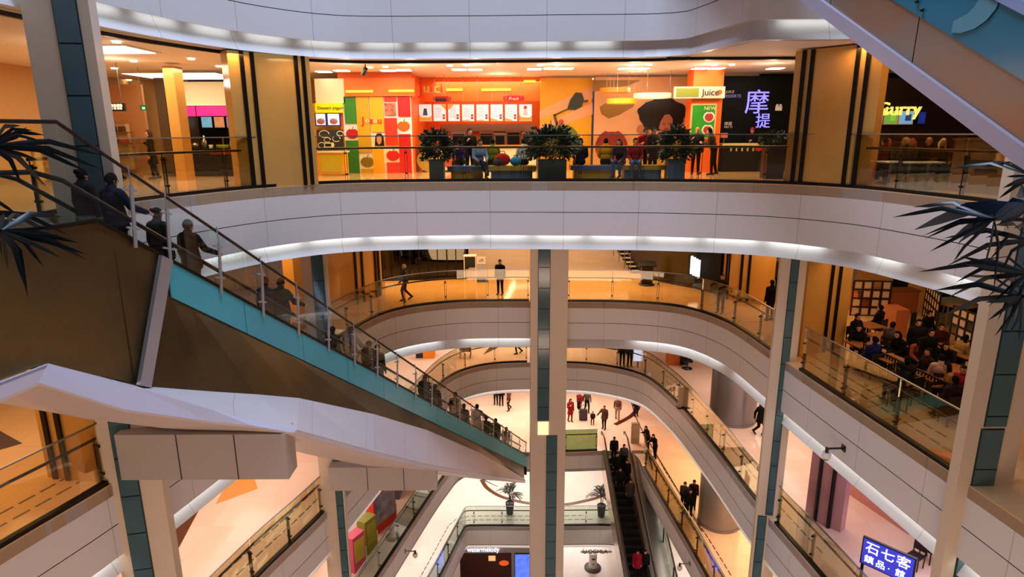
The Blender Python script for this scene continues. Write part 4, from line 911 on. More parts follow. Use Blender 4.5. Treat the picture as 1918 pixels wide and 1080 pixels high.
for i, (u, v, w, h, m) in enumerate([(347, 288, 10, 22, M_WHITEG), (368, 284, 14, 10, M_STEEL), (385, 285, 10, 16, M_STEEL), (396, 279, 8, 6, M_WHITEG), (418, 279, 24, 6, mat('lettuce', '#8a9a2a', 0.6)), (434, 276, 5, 14, M_WHITEG)]):
    p = at_y(u, v, 24.85); r = w / 1181 * 24.5 / 2; hh = h / 1181 * 25
    lb = ['white squeeze dispenser at the left end of the black stall', 'low steel pan on the black stall counter', 'steel juicer on the black stall counter', 'small white bowl on the black stall counter', 'tray of green salad on the stall counter', 'slim white bottle at the right end of the stall counter'][i]
    t = thing(['dispenser', 'pan', 'juicer', 'bowl', 'salad_tray', 'bottle'][i], lb, ['dispenser', 'pan', 'juicer', 'bowl', 'tray', 'bottle'][i], (p.x, p.y, 1.04), 0, None)
    mb = MB(); mb.lathe([(r * .7, 0), (r, hh * .2), (r, hh * .7), (r * .6, hh)] if h > 8 else [(r * .8, 0), (r, hh * .5), (r * .95, hh)], (p.x, p.y, 1.04), 14); obj('body', mb, m, t)
    if h > 12: mb = MB(); mb.lathe([(r * .3, 0), (r * .3, .1), (r * .15, .14)], (p.x, p.y, 1.04 + hh), 10); obj('nozzle', mb, M_WHITEG if i else M_STEEL, t)
t = thing('direction_sign', 'black hanging sign with white pictograms in the left corridor', 'sign', at_y(212, 207, 22))
mb = MB(); wrect(mb, 188, 193, 233, 208, 22, .1); obj('board', mb, M_BLACK, t)
mb = MB()
for u in (203, 209, 215, 221, 226): mb.ball(at_y(u, 198, 21.98), .06, 8, 0, (1, .2, 1)); wrect(mb, u - 2, 200, u + 2, 205, 21.98, .02)
obj('pictogram', mb, M_WHITEG, t); mb = MB()
for u in (195, 228): q_ = at_y(u, 193, 22.05); mb.bar(q_, (q_.x, 22.05, 3.88), .015, .015)
obj('hanger', mb, M_STEEL, t)
t = thing('exit_sign', 'green lit exit sign hanging in the left corridor', 'sign', at_y(268, 206, 23.5))
mb = MB(); wrect(mb, 262.5, 197, 274, 206.5, 23.5, .06); obj('board', mb, mat('exit green dark', '#14482a', 0.4, emit=0.2), t)
mb = MB(); wrect(mb, 266, 200, 271, 204.5, 23.48, .02); obj('pictogram', mb, mat('exit green', '#7ae0a0', 0.4, emit=1.0), t)
mb = MB(); q_ = at_y(267, 197, 23.53); mb.bar(q_, (q_.x, 23.53, 3.88), .012, .012); obj('hanger', mb, M_STEEL, t)
a = at_z(293, 344, 0); b = at_z(337, 342, 0)
mb = MB(); mb.box(a.x, a.y + 1.3, 0, b.x - .2, a.y + 1.9, 3.78); struct('column', mb, M_GOLD)
mb = MB(); wrect(mb, 188, 158, 275, 330, 27.5, .15); struct('wall_corridor_end', mb, mat('corridor peach wall', '#d99a62', 0.5))
t = thing('display_shelf', 'pale lit display shelf with small items at the end of the left corridor', 'shelf', at_y(218, 300, 26.8)); t.location.z = 0
mb = MB(); wrect(mb, 195, 232, 240, 318, 27.0, .3); obj('back_panel', mb, mat('shelf cream', '#e0b878', 0.5), t)
for v in (247, 268, 290):
    mb = MB(); wrect(mb, 195, v, 240, v + 2, 26.7, .4); obj('shelf_board', mb, M_WOOD, t)
for i, (u, v) in enumerate([(211, 247), (228, 247), (215, 268), (234, 268)]):
    mb = MB(); p = at_y(u, v, 26.8); mb.box(p.x - .1, 26.75, p.z, p.x + .1, 26.95, p.z + .22)
    o = obj('carton', mb, M_REDO if i > 1 else M_BROWN, None, p); tag(o, ['brown carton on the top left of the corridor shelf', 'brown carton on the top right of the corridor shelf', 'red carton on the left of the middle corridor shelf', 'red carton on the right of the middle corridor shelf'][i], 'carton', 'cartons on the corridor shelf')
# the yellow dessert stall left of the colour panels
t = thing('food_stall', 'lime and yellow dessert kiosk left of the green panels', 'counter', at_y(617, 326, 24.6)); t.location.z = 0
mb = MB(); wrect(mb, 597, 285, 644, 326, 24.6, .7); obj('body', mb, M_YEL, t); mb = MB(); wrect(mb, 601, 290, 640, 322, 24.58, .04); obj('front_panel', mb, M_LIME, t)
mb = MB(); wrect(mb, 594, 283, 645, 286, 24.55, .8); obj('countertop', mb, M_WHITEG, t)
mb = MB(); wrect(mb, 590, 147, 645, 193, 25.9, .1); struct('wall_kiosk', mb, M_CREAM)
mb = MB(); wrect(mb, 590, 193, 647, 330, 26.1, .1); struct('wall_kiosk', mb, M_YEL)
t = thing('shop_sign', 'yellow sign with small dark script above the dessert kiosk', 'sign', at_y(617, 210, 25.8))
mb = MB(); wrect(mb, 590, 193, 641, 211, 25.8, .1); obj('board', mb, mat('sign yellow', '#d8d010', 0.4, emit=0.4), t); text_mesh('lettering', 'Dessert yogurt', 0.17, at_y(619, 202, 25.77), M_BROWN, t)
for i, (u0, u1, lb) in enumerate([(591, 611, 'left dessert picture under the yellow sign'), (613, 637, 'right dessert picture with blue edges under the yellow sign')]):
    t = thing('menu_board', lb, 'menu board', at_y((u0 + u1) / 2, 236, 25.85), 0, 'pictures under the yellow sign')
    mb = MB(); wrect(mb, u0 - 1, 212, u1 + 1, 236, 25.85, .06); obj('frame', mb, mat('blue frame', '#2a2a80', 0.4), t); mb = MB(); wrect(mb, u0 + 1, 213, u1 - 2, 234, 25.82, .03); obj('print', mb, mat('menu print 0', '#f4f4fa', 0.4), t)
    mb = MB(); mb.ball(at_y((u0 + u1) / 2, 227, 25.8), .16, 12, 0, (1, .2, .7)); obj('picture', mb, mat('dessert pink', '#a06a6a', 0.5), t)
t = thing('chalkboard', 'black board with white chalk swirls behind the dessert kiosk', 'chalkboard', at_y(618, 280, 25.9))
mb = MB(); wrect(mb, 594, 243, 643, 282, 25.95, .08); obj('board', mb, mat('chalk black', '#2a2c22', 0.6), t)
mb = MB()
for u, v, r in [(607, 251, 9), (613, 262, 6), (630, 260, 7), (637, 250, 6), (620, 272, 6), (603, 272, 7)]:
    c0 = at_y(u, v, 25.93); k = r / 1181 * 25.9; mb.tube([(c0.x + k * math.cos(q_), 25.93, c0.z + .7 * k * math.sin(q_)) for q_ in [i * .5 for i in range(12)]], .018, 5)
obj('chalk_swirl', mb, M_WHITEG, t)
mb = MB(); wrect(mb, 607, 267, 622, 279, 25.0, .25); o = obj('cash_register', mb, M_CREAM, None, at_y(614, 283, 25.0)); tag(o, 'cream till box on the dessert kiosk top', 'till')
mb = MB(); wrect(mb, 609, 269, 620, 274, 24.98, .03); obj('display', mb, M_BLACK, o)
# ================================================================ PEOPLE
def capsule(mb, a, b, ra, rb, m=0, n=10, sq=(1, 1, 1)):
    a, b = Vector(a), Vector(b); d = b - a; l = d.length
    if l < 1e-5: d = Vector((0, 0, 1)); l = 1e-5
    d = d / l; u = Vector((1, 0, 0)) if abs(d.x) < 0.9 else Vector((0, 1, 0)); p = d.cross(u).normalized(); q = p.cross(d)
    rings = []
    for k in (-90, -55, -25): t = math.radians(k); rings.append((a + d * ra * math.sin(t), ra * math.cos(t)))
    rings += [(a, ra), (b, rb)]
    for k in (25, 55, 90): t = math.radians(k); rings.append((b + d * rb * math.sin(t), rb * math.cos(t)))
    vs = []; fs = []
    for c, r in rings:
        r = max(r, 1e-4)
        for k in range(n): t = 2 * math.pi * k / n; vs.append(c + p * r * math.cos(t) + q * r * math.sin(t))
    for i in range(len(rings) - 1):
        for k in range(n): fs.append((i * n + k, i * n + (k + 1) % n, (i + 1) * n + (k + 1) % n, (i + 1) * n + k))
    fs += [tuple(reversed(range(n))), tuple(range(len(vs) - n, len(vs)))]
    mb.add(vs, fs, m, True)
def hand_prims(w, d, side, pinch=0.25):
    """palm, four bent fingers of different lengths and a thumb from the side of the palm; w wrist, d direction"""
    d = Vector(d).normalized(); w = Vector(w); fw = Vector((0, 1, 0))
    nrm = d.cross(fw); nrm = nrm.normalized() if nrm.length > 0.2 else Vector((side, 0, 0))
    sp = nrm.cross(d).normalized()          # across the knuckles, towards the thumb
    if sp.y < 0: sp = -sp
    inn = Vector((-side, 0, 0)); inn = (inn - d * inn.dot(d)).normalized()
    out = []
    k = w + d * 0.085
    for o in (-0.022, 0.0, 0.022): out.append(('cap', w + d * 0.015 + sp * o * .6, k + sp * o, 0.019, 0.016, 'skin'))
    for o, L in ((0.033, 0.068), (0.011, 0.078), (-0.011, 0.072), (-0.032, 0.056)):
        a = k + sp * o; b = a + (d * 0.9 + inn * pinch).normalized() * L * .5; c = b + (d * 0.6 + inn * (pinch + .5)).normalized() * L * .5
        out += [('cap', a, b, 0.0098, 0.009, 'skin'), ('cap', b, c, 0.009, 0.0075, 'skin')]
    a = w + d * 0.03 + sp * 0.028; b = a + (d * .6 + sp * .7 + inn * .2).normalized() * 0.04; c = b + (d * .9 + inn * .35).normalized() * .035
    out += [('cap', a, b, .0125, .011, 'skin'), ('cap', b, c, .0105, .009, 'skin')]
    return out
def skeleton(arms, legs, lean=0.0, seat=None, fat=1.0, coat=0.0, skirt=False, turn=0.0, hood=False):
    """arms: ((elbow, wrist) left, right) offsets from the shoulder; legs: ((knee, ankle) left, right) offsets from the hip."""
    P = []; hz = 0.90 if seat is None else seat + 0.10
    def up(x, y, z):     # torso frame: lean forward about the hip
        dz = z - 0.90; return Vector((x, y + dz * math.sin(lean), hz + dz * math.cos(lean)))
    E = lambda c, r, reg: P.append(('ell', c, r, reg))
    E(up(0, -.005, .94), (.165 * fat, .12 * fat, .13), 'bottom'); E(up(0, 0, 1.08), (.155 * fat, .112 * fat, .17), 'top'); E(up(0, .0, 1.27), (.18 * fat, .122 * fat, .19), 'top')
    P.append(('cap', up(-.145, -.005, 1.385), up(.145, -.005, 1.385), .068 * fat, .068 * fat, 'top'))
    P.append(('cap', up(0, -.005, 1.40), up(0, .012, 1.52), .056, .05, 'skin'))
    P.append(('cap', up(0, -.02, 1.425), up(0, -.012, 1.465), .075 * fat, .07 * fat, 'top'))
    hc = up(0, .02, 1.59); tz = Vector((math.sin(turn), math.cos(turn), 0)); tx = Vector((tz.y, -tz.x, 0))
    E(hc + Vector((0, 0, .015)), (.074, .092, .10), 'skin'); E(hc + tz * .022 - Vector((0, 0, .055)), (.056, .066, .062), 'skin')
    P.append(('cap', hc + tz * .092 + Vector((0, 0, .008)), hc + tz * .106 - Vector((0, 0, .022)), .009, .015, 'skin'))
    for s in (-1, 1):
        E(hc + tz * .084 + tx * .031 * s + Vector((0, 0, .012)), (.013, .010, .009), 'eye')
        E(hc + tx * .076 * s - Vector((0, 0, .008)), (.012, .02, .032), 'skin')
    E(hc + tz * .082 - Vector((0, 0, .055)), (.024, .012, .008), 'lip')
    for i, s in enumerate((-1, 1)):
        sh = up(.185 * s * (.96 + .04 * fat), -.005, 1.375); e = sh + Vector(arms[i][0]); w = sh + Vector(arms[i][1])
        P.append(('cap', sh, e, .060 * fat, .050 * fat, 'top')); P.append(('cap', e, w, .049 * fat, .036 * fat, 'top'))
        P += hand_prims(w, w - e, s)
        h = Vector((.088 * s, 0, hz)) if seat is None else Vector((.095 * s, .02, hz)); k = h + Vector(legs[i][0]); a = h + Vector(legs[i][1])
        P.append(('cap', h, k, .092 * (.5 + .5 * fat), .064, 'bottom')); P.append(('cap', k, a, .063, .045, 'bottom'))
        d = Vector(legs[i][2]) if len(legs[i]) > 2 else Vector((0.02 * s, 1, -.12)); d.normalize()
        P.append(('cap', a + Vector((0, 0, -.035)) - d * .05, a + Vector((0, 0, -.045)) + d * .15, .046, .036, 'shoe'))
    if coat:
        for t in np.linspace(0, 1, 5):
            r = .165 * fat + .035 * t; E(up(0, -.005, 1.02 - coat * t), (r, r * .78, .10), 'top')
    if skirt:
        for t in np.linspace(0, 1, 5):
            r = .165 + .05 * t; E(up(0, -.005, .98 - .40 * t), (r, r * .8, .09), 'bottom')
    return P, hc
def seg_d(X, a, b, ra, rb):
    a = np.array(a); b = np.array(b); ab = b - a; L = max(1e-9, ab @ ab); t = np.clip(((X - a) @ ab) / L, 0, 1)
    return np.linalg.norm(X - (a + t[:, None] * ab), axis=1) - (ra + (rb - ra) * t)
def ell_d(X, c, r):
    q = (X - np.array(c)) / np.array(r); k = np.linalg.norm(q, axis=1); return (k - 1) * min(r)
REG = ['skin', 'top', 'bottom', 'shoe', 'eye', 'lip']
M_EYE = mat('eye', '#1a120e', 0.3); M_LIP = mat('lip', '#9a5048', 0.5); M_SHOE = mat('shoe', '#161414', 0.5)
SKINS = [mat('skin', '#c08a68', 0.55), mat('skin pale', '#c99a7c', 0.55)]
def cut(me, reg, want, off, name, m):
    """garment: the faces of these regions lifted a little off the body"""
    bm = bmesh.new(); bm.from_mesh(me); bm.normal_update(); bm.faces.ensure_lookup_table()
    bmesh.ops.delete(bm, geom=[f for f in bm.faces if reg[f.index] not in want], context='FACES'); bm.verts.index_update()
    seen = set(); isl = []
    for v in bm.verts:
        if v.index in seen: continue
        st = [v]; seen.add(v.index); g = []
        while st:
            q = st.pop(); g.append(q)
            for e in q.link_edges:
                w = e.other_vert(q)
                if w.index not in seen: seen.add(w.index); st.append(w)
        isl.append(g)
    if isl:
        big = max(map(len, isl)); bad = [v for g in isl if len(g) < .12 * big for v in g]
        if bad: bmesh.ops.delete(bm, geom=bad, context='VERTS')
    bm.normal_update()
    for v in bm.verts: v.co += v.normal * off
    o = bpy.data.meshes.new(name); bm.to_mesh(o); bm.free(); o.materials.clear(); o.materials.append(m)
    o.polygons.foreach_set('use_smooth', [True] * len(o.polygons)); return o
PROTO = {}
def proto(key, hair='short', **kw):
    P, hc = skeleton(**kw)
    mb = MB()
    for p in P:
        if p[0] == 'cap': capsule(mb, p[1], p[2], p[3], p[4])
        else: mb.ball(p[1], 1.0, 14, 0, p[2])
    raw = mesh_of('person', mb, MATS['skin'])
    t = bpy.data.objects.new('person_raw', raw); COL.objects.link(t)
    r = t.modifiers.new('r', 'REMESH'); r.mode = 'VOXEL'; r.voxel_size = 0.0105; r.use_smooth_shade = True
    s = t.modifiers.new('s', 'SMOOTH'); s.factor = 0.5; s.iterations = 3
    dg = bpy.context.evaluated_depsgraph_get(); dg.update()
    me = bpy.data.meshes.new_from_object(t.evaluated_get(dg)); me.name = 'person'
    bpy.data.objects.remove(t)
    n = len(me.polygons); C = np.empty(n * 3); me.polygons.foreach_get('center', C); C = C.reshape(-1, 3)
    best = np.full(n, 1e9); lab = np.zeros(n, int)
    for p in P:
        d = seg_d(C, p[1], p[2], p[3], p[4]) if p[0] == 'cap' else ell_d(C, p[1], p[2])
        d = d - (0.006 if p[-1] in ('eye', 'lip') else 0)
        k = d < best; best[k] = d[k]; lab[k] = REG.index(p[-1])
    me.materials.clear()
    for m in (SKINS[0], M_EYE, M_LIP): me.materials.append(m)
    me.polygons.foreach_set('material_index', np.where(lab == 4, 1, np.where(lab == 5, 2, 0)).astype(np.int32))
    me.polygons.foreach_set('use_smooth', np.ones(n, bool))
    lab_ = lab.tolist()
    parts = {'jacket': cut(me, lab_, (1,), .007, 'jacket', M_BLACK), 'trousers': cut(me, lab_, (2,), .004, 'trousers', M_BLACK), 'shoes': cut(me, lab_, (3,), .004, 'shoes', M_SHOE)}
    hb = MB(); n1, n2 = 22, 14; cc = hc + Vector((0, -.006, .022)); vs = []; fs = []
    for i in range(n2 + 1):
        ph = math.pi * i / n2
        for k in range(n1):
            a = 2 * math.pi * k / n1; w = 1 + .03 * math.sin(7 * a + 3 * ph)
            vs.append(cc + Vector((.086 * w * math.sin(ph) * math.cos(a), .105 * w * math.sin(ph) * math.sin(a), .112 * w * math.cos(ph))))
    for i in range(n2):
        for k in range(n1):
            q = sum((vs[j] for j in (i * n1 + k, (i + 1) * n1 + k)), Vector()) / 2 - cc
            if q.y > .045 and q.z < .055 or q.z < -.07 or (q.y > .0 and q.z < -.02): continue
            fs.append((i * n1 + k, (i + 1) * n1 + k, (i + 1) * n1 + (k + 1) % n1, i * n1 + (k + 1) % n1))
    hb.add(vs, fs, 0, True)
    if hair == 'long':
        for x in (-.05, 0, .05): capsule(hb, cc + Vector((x, -.06, -.02)), cc + Vector((x * 1.2, -.085, -.30)), .05, .035)
        for s_ in (-1, 1): capsule(hb, cc + Vector((.075 * s_, -.01, 0)), cc + Vector((.085 * s_, -.03, -.2)), .026, .022)
    if hair == 'bun': hb.ball(cc + Vector((0, -.10, .06)), .05, 10)
    if hair == 'cap':
        hb.slabpoly([cc + Vector((.08 * math.cos(a), .09 + .07 * math.sin(a), .045)) for a in [math.pi * i / 8 for i in range(9)]], (0, 0, .012))
    parts['hair'] = mesh_of('hair', hb, M_BLACK)
    PROTO[key] = (me, parts)
A_DOWN = (((-.035, -.02, -.28), (-.045, .05, -.53)), ((.035, -.02, -.28), (.045, .05, -.53)))
A_FWD = (((-.05, .02, -.27), (-.02, .24, -.20)), ((.05, .02, -.27), (.02, .24, -.20)))
A_PHONE = (((-.035, -.02, -.28), (-.045, .05, -.53)), ((.05, .05, -.27), (-.03, .22, -.10)))
A_SWING = (((-.04, .10, -.26), (-.03, .24, -.46)), ((.04, -.12, -.25), (.05, -.12, -.51)))
A_RAIL = (((-.035, -.02, -.28), (-.045, .05, -.53)), ((.14, .05, -.23), (.22, .26, -.34)))
A_LAP = (((-.05, .06, -.26), (.02, .26, -.36)), ((.05, .06, -.26), (-.02, .26, -.36)))
L_STAND = (((-.01, .01, -.42), (-.02, -.01, -.81)), ((.01, .01, -.42), (.02, -.01, -.81)))
L_WALK = (((-.01, .16, -.39), (-.02, .10, -.80)), ((.01, .02, -.42), (.01, -.27, -.74), (0, 1, -.6)))
L_STEP = (((-.01, .03, -.42), (-.02, .02, -.81)), ((.01, -.02, -.42), (.02, -.10, -.80)))
L_SIT = (((-.03, .42, .0), (-.03, .40, -.42)), ((.03, .42, .0), (.03, .40, -.42)))
L_CROSS = (((-.03, .42, .0), (-.03, .38, -.42)), ((-.02, .42, .09), (-.16, .52, -.22)))
proto('stand', arms=A_DOWN, legs=L_STAND, fat=1.08)
proto('coat', arms=A_DOWN, legs=L_STAND, fat=1.18, coat=.34, hair='bun')
proto('coatlong', arms=A_PHONE, legs=L_STEP, fat=1.12, coat=.42, hair='long', turn=.3)
proto('rail', arms=A_RAIL, legs=L_STEP, fat=1.16, coat=.22, turn=.25)
proto('walk', arms=A_SWING, legs=L_WALK, fat=1.08)
proto('walkcoat', arms=A_SWING, legs=L_WALK, fat=1.12, coat=.3, hair='long')
proto('phone', arms=A_PHONE, legs=L_STAND, fat=1.08, lean=.06)
proto('lean', arms=A_FWD, legs=L_STEP, fat=1.1, lean=.28)
proto('sit', arms=A_LAP, legs=L_SIT, seat=.45, fat=1.1)
proto('sitlean', arms=A_LAP, legs=L_SIT, seat=.45, fat=1.1, lean=.32, hair='long')
proto('sitcross', arms=A_LAP, legs=L_CROSS, seat=.45, fat=1.08, lean=.2)
proto('cap', arms=A_FWD, legs=L_STAND, fat=1.05, hair='cap')
proto('dress', arms=A_PHONE, legs=L_STEP, fat=.98, skirt=True, hair='long', turn=-.3)
def cmat(c): return mat('cloth ' + c, c, 0.85, spec=0.12)
def person(key, pos, face, top, bottom, hair, label, h=1.70, cat='person', group=None, skin=0):
    """face: degrees, 0 looks away from the camera, 180 towards it"""
    me, parts = PROTO[key]
    b = bpy.data.objects.new('person', me); COL.objects.link(b); b.location = pos; b.rotation_euler = (0, 0, math.radians(face)); k = h / 1.70; b.scale = (k, k, k)
    tag(b, label, cat, group)
    b.material_slots[0].link = 'OBJECT'; b.material_slots[0].material = SKINS[skin]
    for nm, c in (('jacket', top), ('trousers', bottom), ('shoes', None), ('hair', hair)):
        o = bpy.data.objects.new(nm if nm != 'hair' or key != 'cap' else 'cap', parts[nm]); COL.objects.link(o); o.parent = b
        if c: o.material_slots[0].link = 'OBJECT'; o.material_slots[0].material = cmat(c)
    return b
BK, DK, NV, BR, GY, DB = '#0c0c0e', '#151313', '#10162a', '#241711', '#3c3c40', '#23304a'
HB = '#0d0a09'
# riders on the long escalator: (head picture point, offset across, ...)
def rider(key, u, v, off, top, bottom, hair, label, face=-19.3, group=None):
    r = _ray(u, v); k = K1 + N1 * off; t = N1.dot(k) / N1.dot(Vector((r.x, r.y, 0))); p = Vector((r.x * t, r.y * t, 0)); s = (p - k).dot(D1); z = EYE + r.z * t
    h = 1.80
    # re-fit along the slope so that the head top stays where the photo has it
    for _ in range(12):
        pass
    h = min(1.95, max(1.5, z - e1_step(s))); q = E1(s, off, e1_step(s)); return person(key, q, face, top, bottom, hair, label, h, group=group)
GR = None
rider('coat', 150, 318, -1.15, BK, BK, HB, 'person with a hair bun in dark padded coat, first on the long escalator')
rider('rail', 203, 311, -0.66, NV, BK, HB, 'tall person in navy coat near the head of the long escalator, arm on rail')
rider('coat', 291, 389, -1.15, DK, BK, HB, 'person in black coat beside the broad-shouldered rider, left of the second bracket')
rider('rail', 347, 394, -0.66, BK, DK, HB, 'broad-shouldered rider in a black jacket right of the second escalator bracket')
rider('stand', 494, 512, -1.15, NV, BK, HB, 'slim dark rider partly behind a bracket at mid escalator')
rider('rail', 524, 518, -0.66, BK, BK, '#2a140e', 'rider with reddish brown hair in a black coat at mid escalator')
for i, (u, v, o, k, tp, lb) in enumerate([(622, 612, -1.1, 'stand', DK, 'dark rider just below the pale fascia end, left of two grouped riders'), (655, 612, -.7, 'rail', GY, 'rider in a grey coat below the mid-escalator couple'),
        (690, 636, -1.1, 'coat', BR, 'rider in a brown coat right of the grey-coated rider'), (706, 646, -.7, 'stand', BK, 'rider in black just right of the brown-coated rider'), (795, 692, -.7, 'rail', NV, 'rider in dark navy leaning on the rail, alone between two groups'),
        (814, 712, -1.1, 'stand', DK, 'dark rider close behind the lone navy rider, lower down'), (852, 727, -.7, 'stand', BR, 'brown-clad rider above the crowd near the foot of the long escalator'), (868, 743, -1.1, 'coat', DK, 'dark rider following the brown-clad rider near the foot'),
        (893, 756, -.7, 'rail', '#2a2240', 'rider in violet-blue near the foot of the long escalator'), (910, 772, -1.1, 'stand', BK, 'third rider from the bottom of the long escalator, in black'),
        (928, 784, -.7, 'coat', BR, 'second rider from the bottom of the long escalator, in brown'), (948, 800, -.7, 'stand', GY, 'lowest rider of the long escalator, in grey')]):
    rider(k, u, v, o, tp, BK, HB, lb)
def at_floor(key, u, v, z, *a, **k): return person(key, at_z(u, v, z), *a, **k)
# camera's level
at_floor('walk', 222, 343, 0, 150, BK, BK, '#2a1810', 'person in black striding in the left corridor, next to the left column')
at_floor('dress', 291, 335, 0, 110, BR, DK, '#3a2012', 'long-haired person in dark brown dress looking at a phone by the gold pillar')
def bench_p(key, u, y, z, *a, **k): return person(key, Vector((at_y(u, 300, y).x, y, z)), *a, **k)
bench_p('sit', 862, 22.55, 0, 20, '#2c1e48', DK, HB, 'person in a purple jacket seated at the left end of the benches')
bench_p('phone', 880, 23.4, 0, 200, DK, DK, HB, 'person in black standing behind the purple jacket')
bench_p('sitcross', 897, 21.95, 0, 200, '#6c7fa6', '#20304c', '#171012', 'person in pale denim jacket with crossed legs and white shoes facing the atrium')
bench_p('sit', 923, 22.5, 0, 10, '#6f7a1c', DK, HB, 'person in an olive green top seated with back to the atrium')
bench_p('sit', 981, 22.5, 0, 15, '#bfc4c4', NV, HB, 'person in a white top seated at the right end of the olive bench')
bench_p('sit', 1087, 22.5, 0, 5, '#171a26', NV, HB, 'person in dark navy seated alone on the left of the navy bench')
bench_p('sit', 1134, 22.5, 0, -10, '#c8920e', DK, HB, 'person in a mustard yellow top seated on the navy bench')
bench_p('sitlean', 1163, 22.3, 0, 150, '#2a2430', '#2e4570', HB, 'person in dark jacket and blue jeans bending at the right end of the navy bench')
bench_p('sit', 1189, 21.9, 0, 175, '#7a1216', '#324c78', HB, 'person in a dark red jacket and jeans facing the atrium')
bench_p('lean', 1203, 22.9, 0, 190, '#a81c14', DK, '#1a1010', 'person in a bright red jacket standing behind the dark red jacket')
bench_p('coat', 1222, 22.6, 0, 200, '#3a2c24', DK, HB, 'person with a hair bun in a brown coat left of the last small planter')
bench_p('phone', 1303, 24.1, 0, 160, '#1c2030', BK, '#e08a1c', 'server in an orange cap at the orange pillar')
bench_p('lean', 1336, 23.7, 0, 60, '#3c3424', DK, HB, 'person in an olive-brown coat leaning at the orange pillar counter')
bench_p('cap', 1404, 26.45, 0, 185, DK, BK, '#c82030', 'server in a red cap behind the black counter')
bench_p('cap', 882, 28.2, 0, 180, DK, BK, HB, 'server in black behind the juice counter')
# curry shop diners (seen above the rail, under the overhead escalator)
for i, (u, v, tp, hr, lb) in enumerate([(1648, 344, '#4a1420', HB, 'diner in dark red at the left edge of the dark shop'), (1668, 342, DK, '#a03c58', 'diner with a pinkish head scarf next to the dark red diner'), (1686, 346, DK, '#c8c090', 'diner in black with a pale cap below the green screen'),
        (1708, 342, BK, '#b8504a', 'diner in black with a red cap below the pale blue screen'), (1728, 347, BK, '#d0a080', 'diner in black with a tan cap at the middle of the dark shop'), (1748, 342, BR, '#d8cfc0', 'diner in brown with a white cap left of the front desk')]):
    at_floor('sitlean' if i % 2 else 'sit', u, v, 0, 20 + 30 * i, tp, BK, hr, lb)
# lower gallery (one below)
at_floor('walk', 760, 562, -6, 100, '#3c4250', BK, '#c8bca8', 'pale-haired person in grey jacket walking past the dark glass shop front')
at_floor('stand', 937, 551, -6, 160, NV, '#1c1a1c', HB, 'person in navy standing beside the poster stand, left of the central column')
at_floor('stand', 1348, 586, -6, 140, BR, BK, HB, 'person in brown standing at the curved glass railing right of the kiosk')
at_floor('walkcoat', 1447, 545, -6, 190, '#4a2a24', BK, HB, 'person in a red-brown coat far behind the right column')
at_floor('stand', 1440, 600, -6, 10, BK, BK, HB, 'person in black half hidden behind the right column, at the railing')
# two below
at_floor('stand', 1165, 685, -12, 175, '#2a1a16', BK, HB, 'person in dark brown at the far railing, left of the person in blue')
at_floor('stand', 1179, 686, -12, 190, '#1a2a5c', BK, HB, 'person in a blue jacket at the far railing beside a lit white box')
at_floor('walkcoat', 1422, 815, -12, 200, BK, BK, HB, 'person in black walking right of the big grey pillar')
# three below: lobby
at_floor('coatlong', 1068, 789, -18, 200, '#7c1420', '#5c1018', HB, 'person in a long red coat right of the central column')
at_floor('walk', 1085, 775, -18, 150, '#6c1a1e', BK, HB, 'person in dark red with a dark trolley case')
at_floor('walk', 1099, 772, -18, 190, '#4a4038', BK, HB, 'person in grey-brown walking beside the dark red pair')
at_floor('sit', 1110, 792, -18, 170, '#3a1a20', BK, HB, 'child in dark red by the low wall left of the escalator', h=1.1)
at_floor('walk', 1156, 786, -18, 170, '#5a3c30', '#8a7468', HB, 'person in a brown jacket and pale trousers on the peach floor')
at_floor('stand', 1191, 779, -18, 190, NV, NV, HB, 'person in navy at the end of the dark curved floor line')
at_floor('rail', 1131, 803, -18, 150, '#4a3428', BK, '#3a2a20', 'person in a brown jacket stepping on at the escalator head')
at_floor('stand', 929, 757, -18, 170, DK, BK, HB, 'left one of two dark-trousered persons cut off by the fascia')
at_floor('stand', 939, 759, -18, 185, DK, BK, HB, 'right one of two dark-trousered persons cut off by the fascia')
at_floor('walk', 953, 768, -18, 130, '#5a3a2c', '#33221c', HB, 'person in brown striding left of the central column')
at_floor('lean', 1213, 842, -18, 110, DK, BK, HB, 'person in black leaning on the railing right of the escalator head')
at_floor('lean', 1226, 858, -18, 120, BK, BK, HB, 'person with black backpack leaning on the same railing, lower')
at_floor('walk', 1280, 956, -18, 150, GY, BK, HB, 'person in grey walking in the group of three by the round pillar')
at_floor('walk', 1290, 970, -18, 160, BK, BK, HB, 'person in black in front of the group of three by the round pillar')
at_floor('stand', 1297, 952, -18, 170, '#3a1c1c', BK, HB, 'person in dark red-brown at the back of the group of three')
# riders of the crowded escalator
for i, (s, o, k, tp, lb) in enumerate([(0.4, .65, 'stand', DK, 'topmost rider of the crowded escalator, in black'), (0.9, 1.15, 'stand', GY, 'second rider of the crowded escalator, in grey'), (1.5, .6, 'coat', BK, 'third rider of the crowded escalator, in a black coat'), (1.9, 1.1, 'stand', BK, 'fourth rider of the crowded escalator, in black'),
        (2.4, .6, 'stand', DK, 'fifth rider of the crowded escalator, at the left'), (2.9, 1.1, 'coat', '#3a342e', 'sixth rider of the crowded escalator, in dark taupe'), (6.4, .75, 'coat', '#8a1424', 'rider in a crimson jacket half way down the crowded escalator'), (6.4, 1.15, 'stand', BK, 'rider in black beside the crimson jacket')]):
    st = math.floor(s / .4) * .4; person(k, E2(s, o, e2z(st + .4) + .04), 178, tp, BK, HB, lb)
